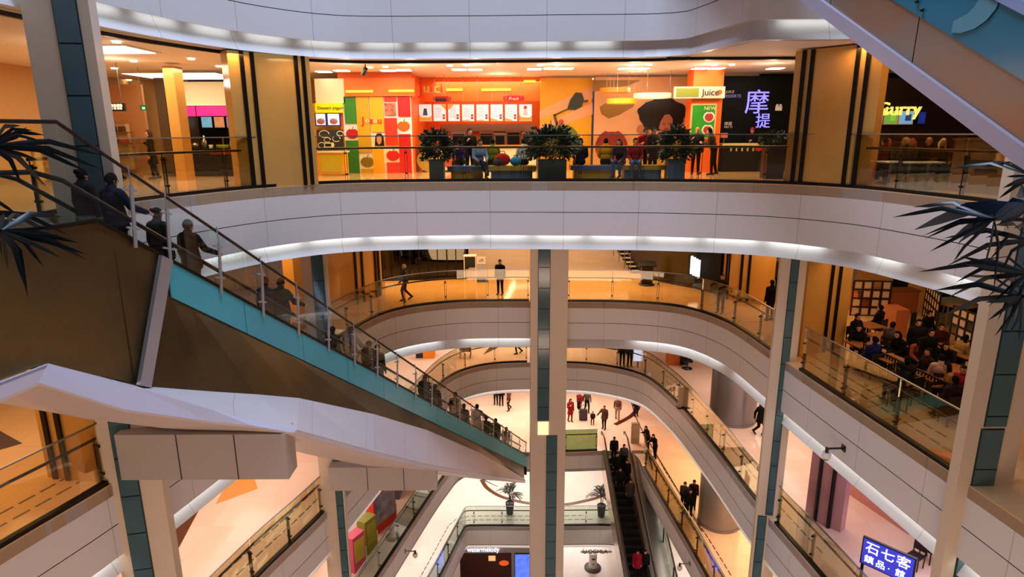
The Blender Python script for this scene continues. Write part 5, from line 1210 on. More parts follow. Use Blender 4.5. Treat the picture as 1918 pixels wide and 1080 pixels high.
# ================================================================ BENCHES, PLANTERS, PLANTS
M_LEAF = mat('leaf', '#14240f', 0.5, col2='#23381a', vscale=3); M_PALM = mat('palm leaf', '#101a16', 0.4, col2='#1d2e2a', vscale=2); M_PALMB = mat('blue lit palm leaf', '#1b3852', 0.4)
def bench(u0, u1, seat_m, base_m, lb, y=21.95):
    a, b = at_y(u0, 320, y).x, at_y(u1, 320, y).x
    t = thing('bench', lb, 'bench', ((a + b) / 2, y + .3, 0), 0, 'upholstered benches by the balustrade')
    mb = MB(); mb.box(a + .12, y + .06, 0, b - .12, y + .6, .30); obj('base', mb, base_m, t)
    mb = MB(); mb.box(a, y, .30, b, y + .66, .45); obj('seat', mb, seat_m, t)
bench(838, 910, M_NAVY, M_OLIVE, 'bench with navy seat and olive base right of the first planter')
bench(913, 1004, M_OLIVE, M_NAVY, 'bench with olive seat and navy base left of the big planter')
bench(1069, 1160, M_NAVY, M_OLIVE, 'bench with navy seat and olive base right of the big planter')
bench(1163, 1246, M_OLIVE, M_NAVY, 'bench with olive seat and navy base left of the last small planter')
def bush(mb, c, rx, rz, n, seed, ls=0.11):
    R = random.Random(seed)
    for _ in range(n):
        a = R.uniform(0, 2 * math.pi); ph = math.acos(R.uniform(-.75, 1)); rr = R.uniform(.45, 1.0) * (1 + .18 * math.sin(3 * a + 5 * ph))
        p = Vector((c[0] + rx * rr * math.sin(ph) * math.cos(a), c[1] + rx * .8 * rr * math.sin(ph) * math.sin(a), c[2] + rz * rr * math.cos(ph)))
        d = Vector((math.cos(a) * math.sin(ph), math.sin(a) * math.sin(ph), math.cos(ph) * .7 + R.uniform(-.5, .4))).normalized(); w = d.cross(Vector((R.uniform(-1, 1), R.uniform(-1, 1), R.uniform(-1, 1)))).normalized()
        l = ls * R.uniform(.7, 1.4); q = w.cross(d)
        mb.add([p, p + d * l * .5 + w * l * .22 + q * .01, p + d * l, p + d * l * .5 - w * l * .22 + q * .01], [(0, 1, 2, 3)], 0)
def planter(u0, u1, v0, lb, rx, rz, cz, y=21.55, m=None, n=900, seed=1, cat='planter'):
    a, b = at_y(u0, 320, y).x, at_y(u1, 320, y).x; h = max(.4, at_y((u0 + u1) / 2, v0, y).z); x = (a + b) / 2; d = min(.62, b - a)
    t = thing('planter', lb, cat, (x, y + d / 2, 0), 0, 'planters by the balustrade')
    mb = MB(); mb.box(a, y, 0, b, y + d, h); mb.box(a - .015, y - .015, h - .04, b + .015, y + d + .015, h + .01); obj('box', mb, m or M_NAVY, t)
    mb = MB(); mb.box(a + .03, y + .03, h, b - .03, y + d - .03, h + .02); obj('soil', mb, mat('soil', '#1c130c', 0.9), t)
    f = MB(); bush(f, (x, y + d / 2, h + cz), rx, rz, int(n * 2.2), seed, .14); fo = obj('foliage', f, M_LEAF, t)
    s = MB(); R = random.Random(seed)
    for k in range(7): s.tube([(x + R.uniform(-.1, .1), y + d / 2 + R.uniform(-.1, .1), h), (x + R.uniform(-.5, .5) * rx, y + d / 2 + R.uniform(-.4, .4) * rx, h + cz + R.uniform(-.2, .5) * rz)], .012, 5)
    obj('stem', s, M_BROWN, t)
planter(804, 831, 300, 'tall navy planter with a green shrub at the left end of the benches', .52, .55, .42, seed=3)
planter(1008, 1061, 300, 'wide navy planter with a big round shrub between the benches', .82, .58, .50, n=1500, seed=4)
planter(1252, 1283, 300, 'tall navy planter with a green shrub by the orange pillar', .50, .60, .46, seed=5)
planter(1436, 1468, 268, 'tall black planter with a spiky plant before the black counter', .48, .22, .12, m=M_BLACK, n=260, seed=6)
for lb, nm, u, v, y, r, c in [('red and grey bag on the olive bench', 'bag', 941, 308, 22.2, .28, '#a0141c'), ('grey bag with dark front on the olive bench', 'bag', 932, 309, 22.05, .16, '#3a3438'), ('bright blue bag on the olive bench', 'bag', 966, 308, 22.15, .20, '#2a7ab8')]:
    p = at_y(u, v, y); t = thing(nm, lb, 'bag', (p.x, y, .45)); mb = MB(); mb.ball((p.x, y, .45 + r * .75), r, 14, 0, (1, .55, .78)); obj('body', mb, cmat(c), t)
    mb = MB(); mb.tube([(p.x - r * .4, y, .45 + r * 1.3), (p.x - r * .25, y, .45 + r * 1.75), (p.x + r * .25, y, .45 + r * 1.75), (p.x + r * .4, y, .45 + r * 1.3)], .018, 6); obj('strap', mb, M_BLACK, t)
# the coat of dark chairs and tables of the curry shop
def dining_table(lb, p, w=.62, d=.62, h=.74, group=None, m=None, rot=0):
    t = thing('dining_table', lb, 'table', p, rot, group)
    mb = MB(); mb.box(-w / 2, -d / 2, h - .035, w / 2, d / 2, h); obj('tabletop', mb, m or M_WOOD, t, local=True)
    mb = MB(); mb.lathe([(.03, 0.03), (.03, h - .035)], (0, 0, 0), 10); obj('pedestal', mb, M_STEEL, t, local=True)
    mb = MB(); mb.lathe([(.24, 0), (.24, .02), (.05, .035)], (0, 0, 0), 18); obj('foot', mb, M_BLACK, t, local=True)
    return t
def chair_proto(m):
    t = thing('dining_chair', 'x', 'chair', (0, 0, 0))
    mb = MB(); mb.box(-.2, -.2, .42, .2, .2, .455); obj('seat', mb, m, t, local=True)
    mb = MB(); mb.box(-.2, -.22, .55, .2, -.19, .86); obj('backrest', mb, m, t, local=True)
    for sx in (-1, 1):
        mb = MB(); mb.bar((.17 * sx, .17, 0), (.17 * sx, .17, .43), .03, .03); obj('leg', mb, M_BLACK, t, local=True)
        mb = MB(); mb.bar((.17 * sx, -.18, 0), (.18 * sx, -.205, .86), .03, .03); obj('leg', mb, M_BLACK, t, local=True)
    return t
CH = chair_proto(mat('dark chair', '#20140e', 0.5)); CHN = [0]
def chair(p, face, lb, group):
    if CHN[0] == 0: o = CH; o.location = p; o.rotation_euler = (0, 0, math.radians(face)); o['label'] = lb
    else: o = dup(CH, p, math.radians(face), lb)
    CHN[0] += 1; o['group'] = group; return o
for i, (u, v) in enumerate([(1662, 352), (1697, 354), (1732, 354)]):
    dining_table(['small table at the left of the dark shop', 'small table in the middle of the dark shop', 'small table at the right of the dark shop'][i], at_z(u, v, 0), .6, .5, group='tables in the dark shop', m=M_WHITEG)
# crowded dining area one level down: tables, chairs and seated people
TG, CG = 'wooden tables of the crowded dining area', 'dark chairs of the crowded dining area'
TBL = [(1611, 642, 'table with papers next to the gold pier'), (1668, 670, 'table with a tray near the slatted rail'), (1745, 703, 'wooden table closest to the railing'), (1763, 637, 'wooden table of the person in the knitted cap'), (1808, 662, 'wooden table before the lattice screen at the right'),
       (1630, 608, 'wooden table behind the blue backpack'), (1652, 628, 'table with a lit phone at the middle of the dining area'), (1712, 650, 'table between the two groups of diners'), (1790, 690, 'table beside the tan coat'), (1690, 640, 'table of the person with the folded paper')]
for i, (u, v, lb) in enumerate(TBL): dining_table(lb, at_z(u, v, -5.26) - Vector((0, 0, .74)), .75, .75, group=TG, rot=.25)
PPL = [(1606, 606, 'sit', BK, '#0d0a09', 'diner with a pale face in black by the gold pier', 200), (1610, 622, 'sitlean', DK, HB, 'diner in black at the table with papers', 150), (1640, 650, 'sit', '#16205c', HB, 'diner with a royal blue backpack seen from behind', 10),
       (1672, 622, 'sit', '#4a4450', HB, 'diner in a grey-mauve top at the middle table', -60), (1694, 637, 'sitlean', BK, HB, 'diner in black bending over the folded paper', 100), (1718, 645, 'sitlean', '#8a4a30', HB, 'diner in a rust top behind the folded paper', 180),
       (1740, 672, 'sit', '#2a1216', HB, 'long-haired diner in dark red facing left', 90), (1763, 625, 'sit', '#3a1014', '#1a0c0c', 'diner in a dark red cap at the far wooden table', 175), (1768, 655, 'sitlean', BK, HB, 'diner in black eating with chopsticks', 160),
       (1764, 684, 'sit', '#b89a90', HB, 'diner in a pale pink jacket seen from behind', -20), (1797, 645, 'sitlean', '#8a6a40', HB, 'diner in a tan jumper before the lattice screen', -80), (1794, 700, 'sitlean', '#9a6a38', HB, 'diner bending forward in a tan coat', 60),
       (1806, 705, 'sit', '#8a1a2a', HB, 'diner with a red hood at the far right of the tables', 120), (1714, 690, 'sitlean', '#160e10', HB, 'diner in black with back to the railing, middle', 20), (1690, 700, 'sit', DK, HB, 'diner in dark brown with back to the railing, left', 0),
       (1790, 725, 'sit', '#2a1a1e', HB, 'diner in a maroon coat nearest to the right column', 0), (1740, 600, 'sit', BK, HB, 'diner in black beside the wooden partition box', 200), (1650, 590, 'sit', BK, HB, 'diner in black before the long counter', 30), (1745, 630, 'stand', BK, HB, 'person in black standing at the coat rail', 180), (1722, 612, 'stand', DK, HB, 'person in dark coat standing right of the wooden partition box', 160)]
for i, (u, v, k, tp, hr, lb, f) in enumerate(PPL):
    hd = 1.26 if k.startswith('sit') else 1.70
    p = at_z(u, v - 14, -6 + hd); q = Vector((p.x, p.y, -6)); person(k, q, f, tp, BK, hr, lb)
    if k.startswith('sit'): chair(q + Vector((0, 0, 0)), f, 'dark chair under the ' + lb, CG)
M_LATT = mat('black lattice', '#15100d', 0.4); M_PAPER = mat('paper cell', '#e0c8b0', 0.6)
def lattice(pa, pb, h, lb):
    d = (pb - pa); L = d.length; d.normalize(); t = thing('lattice_screen', lb, 'screen', (pa + pb) / 2, 0, 'lattice screens of the dining area'); n = max(3, int(L / .34)); mb = MB(); f = MB(); nv = Vector((-d.y, d.x, 0))
    for i in range(n + 1): mb.bar(pa + d * L * i / n, pa + d * L * i / n + Vector((0, 0, h)), .05, .05)
    for k in range(5): z = Vector((0, 0, h * k / 4)); mb.bar(pa + z, pb + z, .05, .05)
    R = random.Random(int(L * 100))
    for i in range(n):
        for k in range(4):
            if R.random() < .8: c = pa + d * L * (i + .5) / n + Vector((0, 0, h * (k + .5) / 4)); f.obox(c, d * L / n * .33, nv * .01, (0, 0, h / 4 * .34))
    obj('frame', mb, M_LATT, t); obj('lattice_panes', f, M_PAPER, t)
lattice(at_z(1592, 590, -6), at_z(1662, 592, -6), 1.5, 'black lattice screen with paper cells at the back left of the tables')
lattice(at_z(1728, 590, -6), at_z(1752, 618, -6), 1.4, 'black lattice screen behind the wooden partition box')
lattice(at_z(1776, 638, -6), at_z(1830, 664, -6), 1.35, 'black lattice screen at the right behind the tan jumper')
a = at_z(1672, 636, -6); b = at_z(1704, 640, -6)
t = thing('partition_box', 'tall wooden partition box in the middle of the dining area', 'partition', (a + b) / 2); mb = MB(); mb.box(a.x, a.y, -6, b.x, a.y + .8, -4.85); obj('body', mb, mat('orange wood', '#b4673a', 0.5), t); mb = MB(); mb.box(a.x + .55, a.y - .02, -5.9, a.x + .75, a.y, -4.95); obj('slot', mb, M_BLACK, t)
a = at_z(1612, 592, -6); t = thing('counter', 'long wooden counter behind the partition box', 'counter', a); mb = MB(); mb.box(a.x, a.y + .4, -6, a.x + 2.6, a.y + 1.0, -5.05); obj('body', mb, mat('orange wood', '#b4673a', 0.5), t); mb = MB(); mb.box(a.x - .05, a.y + .35, -5.05, a.x + 2.65, a.y + 1.05, -5.0); obj('countertop', mb, M_WOOD, t)
pa, pb = at_z(1612, 690, -6), at_z(1800, 790, -6); t = thing('slatted_rail', 'dark slatted low rail between the dining tables and the walkway', 'fence', (pa + pb) / 2); d = pb - pa; n = 34
for z in (.85, .12):
    mb = MB(); mb.bar(pa + Vector((0, 0, z)), pb + Vector((0, 0, z)), .05, .05); obj('rail', mb, M_LATT, t)
mb = MB()
for i in range(n + 1): p = pa + d * i / n; mb.bar(p, p + Vector((0, 0, .85)), .03, .05)
obj('slats', mb, M_LATT, t)
# walls behind the dining area
pa, pb = at_z(1585, 556, -6), at_z(1668, 550, -6)
def wallbit(nm, u0, v0, u1, v1, h, m, z=-6, th=.2):
    a, b = at_z(u0, v0, z), at_z(u1, v1, z); d = (b - a).normalized(); nv = Vector((-d.y, d.x, 0)); nv = nv if nv.y > 0 else -nv
    mb = MB(); mb.slabpoly([a, b, b + Vector((0, 0, h)), a + Vector((0, 0, h))], nv * th); return struct(nm, mb, m)
wallbit('wall_dining', 1600, 545, 1668, 556, 3.7, M_GOLD); wallbit('wall_dining', 1668, 556, 1697, 560, 3.7, M_DKWALL); wallbit('wall_dining', 1697, 560, 1732, 570, 3.7, M_GOLD); wallbit('wall_dining', 1732, 575, 1900, 612, 3.7, M_DKWALL)
for i, (u, w) in enumerate([(1733.5, 1.8), (1739.5, 2.2), (1745.5, 1.4)]):
    a = at_z(u, 574 + (u - 1732) * .22, -6); mb = MB(); mb.box(a.x, a.y - .80, -4.9, a.x + .055 * w, a.y - .75, -3.2); o = obj('light_tube', mb, mat('green tube', '#30c060', 0.4, emit=1.2), None, a + Vector((0, 0, 1.1))); tag(o, ['left one of three green light stripes on the dark shop wall', 'middle one of three green light stripes', 'right and thinnest of three green light stripes'][i], 'light', 'green light stripes')
    mb = MB(); mb.box(a.x - .01, a.y - .75, -6, a.x + .055 * w + .01, a.y - .69, -3.15); obj('backing', mb, M_BLACK, o)
a = at_z(1784, 610, -6); t = thing('display_stand', 'pale round-topped stand in front of the dark shop behind the tables', 'stand', a); mb = MB(); mb.lathe([(.7, 0.9), (.72, .98), (.55, 1.05)], a, 20); obj('top', mb, mat('pale cane', '#a08a5c', 0.6), t)
for k in range(4):
    an = k * math.pi / 2 + .4; mb = MB(); mb.bar(a + Vector((.45 * math.cos(an), .45 * math.sin(an), 0)), a + Vector((.45 * math.cos(an), .45 * math.sin(an), .9)), .05, .05); obj('leg', mb, mat('pale cane', '#a08a5c', 0.6), t)
# ================================================================ GALLERY ONE BELOW
pier(-6.0, [(90, 893), (196, 905)], [107, 131], 3.73)
pier(-6.0, [(560, 622), (640, 582), (717, 552)], [668, 680, 705, 711], 3.73)
pier(-6.0, [(1346, 548), (1366, 562), (1432, 572)], [1358, 1362, 1385, 1399], 3.73)
pier(-6.0, [(1497, 668), (1580, 650)], [1540, 1555], 3.73)
wallbit('wall_gallery', 540, 560, 640, 534, 3.7, M_GOLD)
t = thing('poster', 'black poster with golden figure on the gold wall of the lower gallery', 'poster', at_z(623, 538, -6) + Vector((0, -.1, 1)))
a = at_z(623, 538, -6); yy = a.y - .3
mb = MB(); wrect(mb, 608, 470, 638, 527, yy, .06); obj('frame', mb, M_BLACK, t); mb = MB(); wpoly(mb, [(619, 476), (624, 478), (626, 490), (631, 500), (629, 522), (620, 522), (617, 505), (620, 492)], yy - .03, .02); obj('print', mb, mat('gold print', '#c8a040', 0.4, emit=.15), t)
pa, pb = at_z(717, 526, -6), at_z(990, 519, -6)
pb = at_z(872, 522, -6); d = (pb - pa).normalized()
mb = MB(); mb.slabpoly([pa + Vector((0, 2.6, 0)), pb + Vector((0, 2.6, 0)), pb + Vector((0, 2.6, 3.7)), pa + Vector((0, 2.6, 3.7))], (0, .1, 0)); struct('wall_shop', mb, M_DKWALL)
t = thing('shop_window', 'dark glass shop front with thin mullions on the lower gallery', 'shop front', (pa + pb) / 2); L = (pb - pa).length; n = 9
for i in range(n):
    mb = MB(); mb.slabpoly([pa + d * L * i / n, pa + d * L * (i + 1) / n, pa + d * L * (i + 1) / n + Vector((0, 0, 3.7)), pa + d * L * i / n + Vector((0, 0, 3.7))], (0, .02, 0)); obj('pane', mb, glass('dark shop glass', '#8a8478', 0.14), t)
for i in range(n + 1):
    mb = MB(); mb.bar(pa + d * L * i / n, pa + d * L * i / n + Vector((0, 0, 3.7)), .05, .07); obj('mullion', mb, M_DARKM, t)
mb = MB(); mb.bar(pa + Vector((0, 0, .1)), pb + Vector((0, 0, .1)), .08, .2); obj('sill_rail', mb, M_DARKM, t)
for i, (u, v, c, lb) in enumerate([(744, 515, '#3a3230', 'dark rack of grey clothes behind the dark shop glass, left'), (765, 512, '#b8b0a8', 'mannequin in a white top behind the dark shop glass'), (790, 514, '#55504a', 'low table of folded clothes behind the dark shop glass'), (800, 514, '#7a2028', 'mannequin in a red top behind the dark shop glass'), (848, 512, '#5a1c24', 'mannequin in maroon at the right of the dark shop glass')]):
    p = at_z(u, v, -6)
    if 'mannequin' in lb: m_ = person('stand', p, 180, c, DK, '#b0a090', lb, cat='mannequin'); m_.name = 'mannequin'
    else:
        t = thing('clothes_rack' if i == 0 else 'display_table', lb, 'rack' if i == 0 else 'table', p); mb = MB(); mb.box(p.x - .5, p.y, -5.3 if i else -4.6, p.x + .5, p.y + .4, -5.25 if i else -4.55); obj('top', mb, M_STEEL, t)
        mb = MB(); mb.box(p.x - .45, p.y + .1, -6, p.x - .40, p.y + .3, -5.3 if i else -4.6); mb.box(p.x + .40, p.y + .1, -6, p.x + .45, p.y + .3, -5.3 if i else -4.6); obj('support', mb, M_STEEL, t)
        if i == 0:
            for k in range(5): mb = MB(); mb.box(p.x - .4 + .17 * k, p.y + .03, -5.5, p.x - .3 + .17 * k, p.y + .37, -4.6); obj('garment', mb, cmat(['#3a3230', '#55504a', '#2a2a2c', '#6a6058', '#3a3230'][k]), t)
        else: mb = MB(); mb.box(p.x - .35, p.y + .05, -5.25, p.x + .35, p.y + .35, -5.12); obj('folded_cloth', mb, M_WHITEG, t)
# display stand and poster stand by the corridor
a = at_z(881, 525, -6); t = thing('display_stand', 'white framed black display stand left of the poster stand', 'stand', a)
for x in (-.3, .3):
    mb = MB(); mb.bar(a + Vector((x, 0, 0)), a + Vector((x, 0, 1.35)), .04, .04); obj('leg', mb, M_WHITEG, t)
mb = MB(); mb.box(a.x - .3, a.y, -5.3, a.x + .3, a.y + .3, -4.75); obj('board', mb, M_BLACK, t); mb = MB(); mb.box(a.x - .33, a.y - .03, -4.72, a.x + .33, a.y + .33, -4.66); obj('top_frame', mb, M_WHITEG, t)
a = at_z(902, 529, -6); t = thing('poster_stand', 'white poster stand with dark lettering and blue banner left of the person in navy', 'stand', a); mb = MB(); mb.box(a.x - .24, a.y, -6, a.x + .24, a.y + .06, -5.0); obj('banner', mb, mat('banner pale blue', '#a8b0c8', 0.5), t); mb = MB(); mb.box(a.x - .22, a.y, -5.0, a.x + .22, a.y + .06, -4.65); obj('header', mb, mat('header pink white', '#e8c8b4', 0.5, emit=.2), t); text_mesh('lettering', 'LFI', .2, a + Vector((0, -.01, 1.18)), M_BLACK, t); mb = MB(); mb.box(a.x - .24, a.y - .01, -5.95, a.x + .24, a.y, -5.7); obj('blue_strip', mb, M_NAVY, t)
a = at_z(1211, 533, -6); t = thing('information_stand', 'black lectern-like stand on a round foot at the right side of the corridor', 'stand', a); mb = MB(); mb.lathe([(.4, 0), (.4, .04), (.1, .08)], a, 20); obj('foot', mb, M_BLACK, t); mb = MB(); mb.box(a.x - .28, a.y - .1, -5.92, a.x + .28, a.y + .2, -5.0); obj('body', mb, M_BLACK, t); mb = MB(); mb.slabpoly([(a.x - .42, a.y - .25, -5.02), (a.x + .42, a.y - .25, -5.02), (a.x + .42, a.y + .3, -4.86), (a.x - .42, a.y + .3, -4.86)], (0, 0, .05)); obj('desk_top', mb, M_DARKM, t)
# dark shops at the right of the corridor
wallbit('wall_shop', 1236, 528, 1300, 540, 3.7, mat('dark olive wall', '#3a3014', 0.25)); wallbit('wall_shop', 1300, 540, 1346, 552, 3.7, M_DKWALL); wallbit('wall_shop', 1180, 505, 1236, 528, 3.7, mat('dark umber wall', '#2a1c10', 0.3))
a = at_z(1300, 538, -6); t = thing('lit_window', 'row of four tall white lit panes on the dark shop wall', 'window', (a.x, a.y - .1, -5.0))
for k in range(4):
    p = at_y(1293.5 + 4.6 * k, 495 + k * 2.6, a.y - .35 - .12 * k); mb = MB(); mb.box(p.x, p.y, p.z - .48, p.x + .11, p.y + .03, p.z + .42); obj('pane', mb, mat('lit pane', '#f4f2ec', 0.4, emit=1.6), t)
mb = MB(); p = at_y(1292, 495, a.y - .3); mb.box(p.x - .05, p.y + .02, p.z - .75, p.x + .75, p.y + .10, p.z + .5); obj('frame', mb, M_BLACK, t)
a = at_z(1332, 528, -6); t = thing('cabinet', 'cream cabinet with a dark red door before the right gold pier', 'cabinet', a); mb = MB(); mb.box(a.x - .32, a.y, -6, a.x + .36, a.y + .5, -4.95); obj('body', mb, mat('warm cream', '#d8a878', 0.5), t); mb = MB(); mb.box(a.x - .18, a.y - .02, -5.9, a.x + .3, a.y, -5.15); obj('door', mb, mat('dark red door', '#6a1410', 0.5), t)
a = at_z(1192, 512, -6); t = thing('staircase', 'dark staircase with white step edges and metal rails at the right of the corridor', 'staircase', a)
for k in range(6):
    mb = MB(); mb.box(a.x - .25 - .1 * k, a.y + .35 * k, -6 + .17 * k, a.x + .75 - .1 * k, a.y + .35 * (k + 1), -5.83 + .17 * k, 0); mb.box(a.x - .25 - .1 * k, a.y + .35 * k - .01, -5.87 + .17 * k, a.x + .75 - .1 * k, a.y + .35 * k + .12, -5.825 + .17 * k, 1); obj('step', mb, [M_BLACK, M_WHITEG], t)
for x in (-.35, .85):
    mb = MB(); mb.bar((a.x + x, a.y, -5.05), (a.x + x - .6, a.y + 2.1, -4.05), .05, .05)
    for k in range(4): mb.bar((a.x + x - .2 * k, a.y + .7 * k, -6 + .2 * k), (a.x + x - .2 * k, a.y + .7 * k, -5.05 + .333 * k), .04, .04)
    obj('rail', mb, M_STEEL, t)
# ceiling strip lamps of the corridor, mirrored in the polished floor
for i, (p0, p1) in enumerate([((-1.6, 33), (0.2, 47)), ((3.6, 33), (2.4, 47)), ((-.2, 46), (3.2, 46.3))]):
    mb = MB(); mb.bar((*p0, -2.32), (*p1, -2.32), .16, .05); o = obj('strip_light', mb, mat('corridor strip', '#fff0d8', 0.5, emit=14.0), None, (*p0, -2.32)); tag(o, ['long ceiling light line over the left side of the corridor', 'long ceiling light line over the right side of the corridor', 'cross ceiling light line at the far end of the corridor'][i], 'strip light')
# floor inlays
def inlay(n, pts, z, m): mb = MB(); mb.slabpoly([at_z(u, v, z) for u, v in pts], (0, 0, .006)); return struct('trim_%d' % n, mb, m)
M_INO = mat('orange stone inlay', '#d8924c', 0.15); M_INB = mat('brown stone inlay', '#5a3522', 0.15); M_ING = mat('grey stone inlay', '#5a4a40', 0.15)
inlay(60, [(420, 938), (480, 893), (437, 888)], -12, M_INO); inlay(60, [(404, 944), (483, 915), (472, 880), (437, 880)], -12.003, M_INO)
inlay(61, [(320, 985), (326, 960), (398, 903), (404, 896), (330, 1035)], -12, M_INB); inlay(62, [(-30, 790), (42, 830), (0, 842), (-40, 850)], -6, M_ING)
inlay(63, [(905, 664), (917, 650), (934, 650)], -12, M_ING)
def arc_inlay(n, pts, z, w, m):
    P = catmull([at_z(u, v, z)[:2] for u, v in pts], .3); mb = MB(); ribbon(mb, P, [(-w / 2, z), (w / 2, z), (w / 2, z + .006), (-w / 2, z + .006)], 0, True); return struct('trim_%d' % n, mb, m)
arc_inlay(64, [(902, 898), (912, 913), (935, 928), (960, 936), (990, 942), (1030, 945), (1062, 944), (1090, 939), (1120, 931), (1140, 920)], -24, .32, M_INB)
arc_inlay(65, [(1152, 795), (1170, 786), (1184, 777), (1194, 765), (1197, 755)], -18, .34, mat('dark red inlay', '#4a1c14', 0.2))
arc_inlay(66, [(1180, 745), (1195, 790), (1220, 835), (1262, 905), (1315, 995)], -18, .07, M_DASH)
# ================================================================ ROUND PILLARS, BOOTHS, SIGNS OF THE LOWER LEVELS
M_ZINC = mat('zinc pillar cladding', '#8a8688', 0.32, 0.55)
for (u, v, z, r, h) in [(1371, 783, -12, 1.08, 3.95), (1346, 976, -18, 1.05, 4.0)]:
    p = at_z(u, v, z); mb = MB(); mb.lathe([(r, 0), (r, h)], p, 48); mb.lathe([(r + .03, 0), (r + .03, .12)], p, 48); struct('column', mb, M_ZINC)
p = at_z(1376, 985, -18); mb = MB(); mb.box(p.x - .3, p.y - .3, -18, p.x + .3, p.y + .3, -17.96)
t = thing('sign_post', 'dark post on a square foot right of the round lobby pillar', 'post', p); o = obj('foot', mb, M_BROWN, t); mb = MB(); mb.box(p.x - .12, p.y - .04, -17.96, p.x + .12, p.y + .04, -16.4); obj('panel', mb, M_BLACK, t)
p = at_z(1281, 763, -12); t = thing('sign_stand', 'beige sign stand just inside the railing two levels down', 'stand', p); mb = MB(); mb.box(p.x - .32, p.y - .04, -12, p.x + .32, p.y + .04, -10.9); obj('board', mb, mat('beige board', '#c8a888', 0.5), t); mb = MB(); mb.box(p.x - .36, p.y - .2, -12, p.x + .36, p.y + .2, -11.97); obj('foot', mb, M_BLACK, t)
p = at_z(1189, 829, -18); t = thing('directory_stand', 'grey-beige directory stand at the escalator head', 'stand', p); mb = MB(); mb.box(p.x - .26, p.y - .12, -18, p.x + .26, p.y + .12, -16.6); obj('body', mb, mat('grey beige', '#8a7864', 0.4), t); mb = MB(); mb.box(p.x - .22, p.y - .13, -17.6, p.x + .22, p.y - .12, -16.7); obj('panel', mb, mat('grey beige light', '#a08c74', 0.4), t)
for u, v, z, lb, c in [(1262, 684, -12, 'orange cabinet at the back right two levels down', '#b4602c'), (803, 671, -12, 'orange cabinet at the back left two levels down', '#e08a2c')]:
    p = at_z(u, v, z); t = thing('cabinet', lb, 'cabinet', p); mb = MB(); mb.box(p.x - .35, p.y, z, p.x + .35, p.y + .6, z + .75); obj('body', mb, cmat(c), t); mb = MB(); mb.box(p.x - (.8 if u < 900 else -.36), p.y + .05, z, p.x - (.36 if u < 900 else -.85), p.y + .5, z + .7); obj('side_unit', mb, M_BLACK, t)
p = at_z(1287, 690, -12); t = thing('office_chair', 'black round-footed stool chair beside the orange cabinet', 'chair', p); mb = MB(); mb.lathe([(.3, 0), (.3, .03), (.04, .08), (.04, .45)], p, 14); obj('base', mb, M_BLACK, t); mb = MB(); mb.box(p.x - .25, p.y - .25, -11.55, p.x + .25, p.y + .25, -11.45); obj('seat', mb, M_BLACK, t); mb = MB(); mb.box(p.x - .25, p.y + .2, -11.4, p.x + .25, p.y + .25, -10.95); obj('backrest', mb, M_BLACK, t)
p = at_z(872, 668, -12); t = thing('pushchair', 'black pushchair on the far gallery left of the central column', 'pushchair', p)
mb = MB(); mb.box(p.x - .35, p.y - .2, -11.6, p.x + .35, p.y + .25, -11.3); mb.box(p.x - .35, p.y + .2, -11.3, p.x + .35, p.y + .28, -10.9); obj('seat', mb, M_BLACK, t)
for sx in (-.32, .32):
    mb = MB(); mb.bar((p.x + sx, p.y - .3, -11.8), (p.x + sx, p.y + .45, -10.95), .03, .03); obj('frame', mb, M_STEEL, t)
    for yy in (-.28, .3): mb = MB(); mb.tube([(p.x + sx - .02, p.y + yy, -11.86), (p.x + sx + .02, p.y + yy, -11.86)], .14, 14); obj('wheel', mb, M_BLACK, t)
p = at_z(970, 662, -12); person('walk', p, 100, DK, BK, HB, 'person of whom only black trousers show below the fascia, left of the central column')
p = at_z(1187, 688, -12); t = thing('lit_box', 'blue-white lit panel at the far railing beside the blue jacket', 'lit panel', p); mb = MB(); mb.box(p.x - .02, p.y, -11.6, p.x + .5, p.y + .12, -10.7); obj('panel', mb, mat('blue white panel', '#a8b8ff', 0.4, emit=1.6), t); mb = MB(); mb.box(p.x + .18, p.y + .02, -12, p.x + .3, p.y + .1, -11.6); obj('leg', mb, M_STEEL, t)
# trolley case and backpack in the lobby
p = at_z(1092, 786, -18); t = thing('suitcase', 'dark trolley case beside the walking pair in the lobby', 'suitcase', p); mb = MB(); mb.box(p.x - .28, p.y - .18, -17.93, p.x + .28, p.y + .12, -17.2); obj('body', mb, mat('case', '#241c2a', 0.4), t); mb = MB(); mb.bar((p.x - .1, p.y + .05, -17.2), (p.x - .1, p.y + .05, -16.9), .02, .02); mb.bar((p.x + .1, p.y + .05, -17.2), (p.x + .1, p.y + .05, -16.9), .02, .02); mb.bar((p.x - .1, p.y + .05, -16.9), (p.x + .1, p.y + .05, -16.9), .03, .03); obj('handle', mb, M_BLACK, t)
for sx in (-.2, .2): mb = MB(); mb.tube([(p.x + sx - .02, p.y, -17.955), (p.x + sx + .02, p.y, -17.955)], .045, 10); obj('wheel', mb, M_BLACK, t)
# promotion booths, lower left
def booth(u, v, w, h, z, lb, m, pm, txt=None):
    p = at_z(u, v, z); t = thing('promotion_booth', lb, 'booth', p, math.radians(62)); mb = MB(); mb.box(-w / 2, -.25, 0, w / 2, .25, h); obj('body', mb, m, t, local=True); mb = MB(); mb.box(-w / 2 + .08, -.28, .5, w / 2 - .08, -.25, h - .2); obj('poster', mb, pm, t, local=True)
    mb = MB(); mb.box(.1 + w / 2, -.22, .1, .02 + w / 2, .22, .85); obj('end_panel', mb, M_WHITEG, t, local=True)
    return t
booth(716, 985, 1.7, 2.3, -18, 'red promotion booth with a pale picture panel at the lower left', M_REDO, mat('pale picture', '#b8a8a8', 0.5, col2='#5a5a80', vscale=2))
booth(690, 1030, .8, 1.8, -18, 'yellow-green poster booth nearest the thin column, lower left', mat('olive board', '#8a8a2a', 0.5), mat('poster olive', '#a8a030', 0.5))
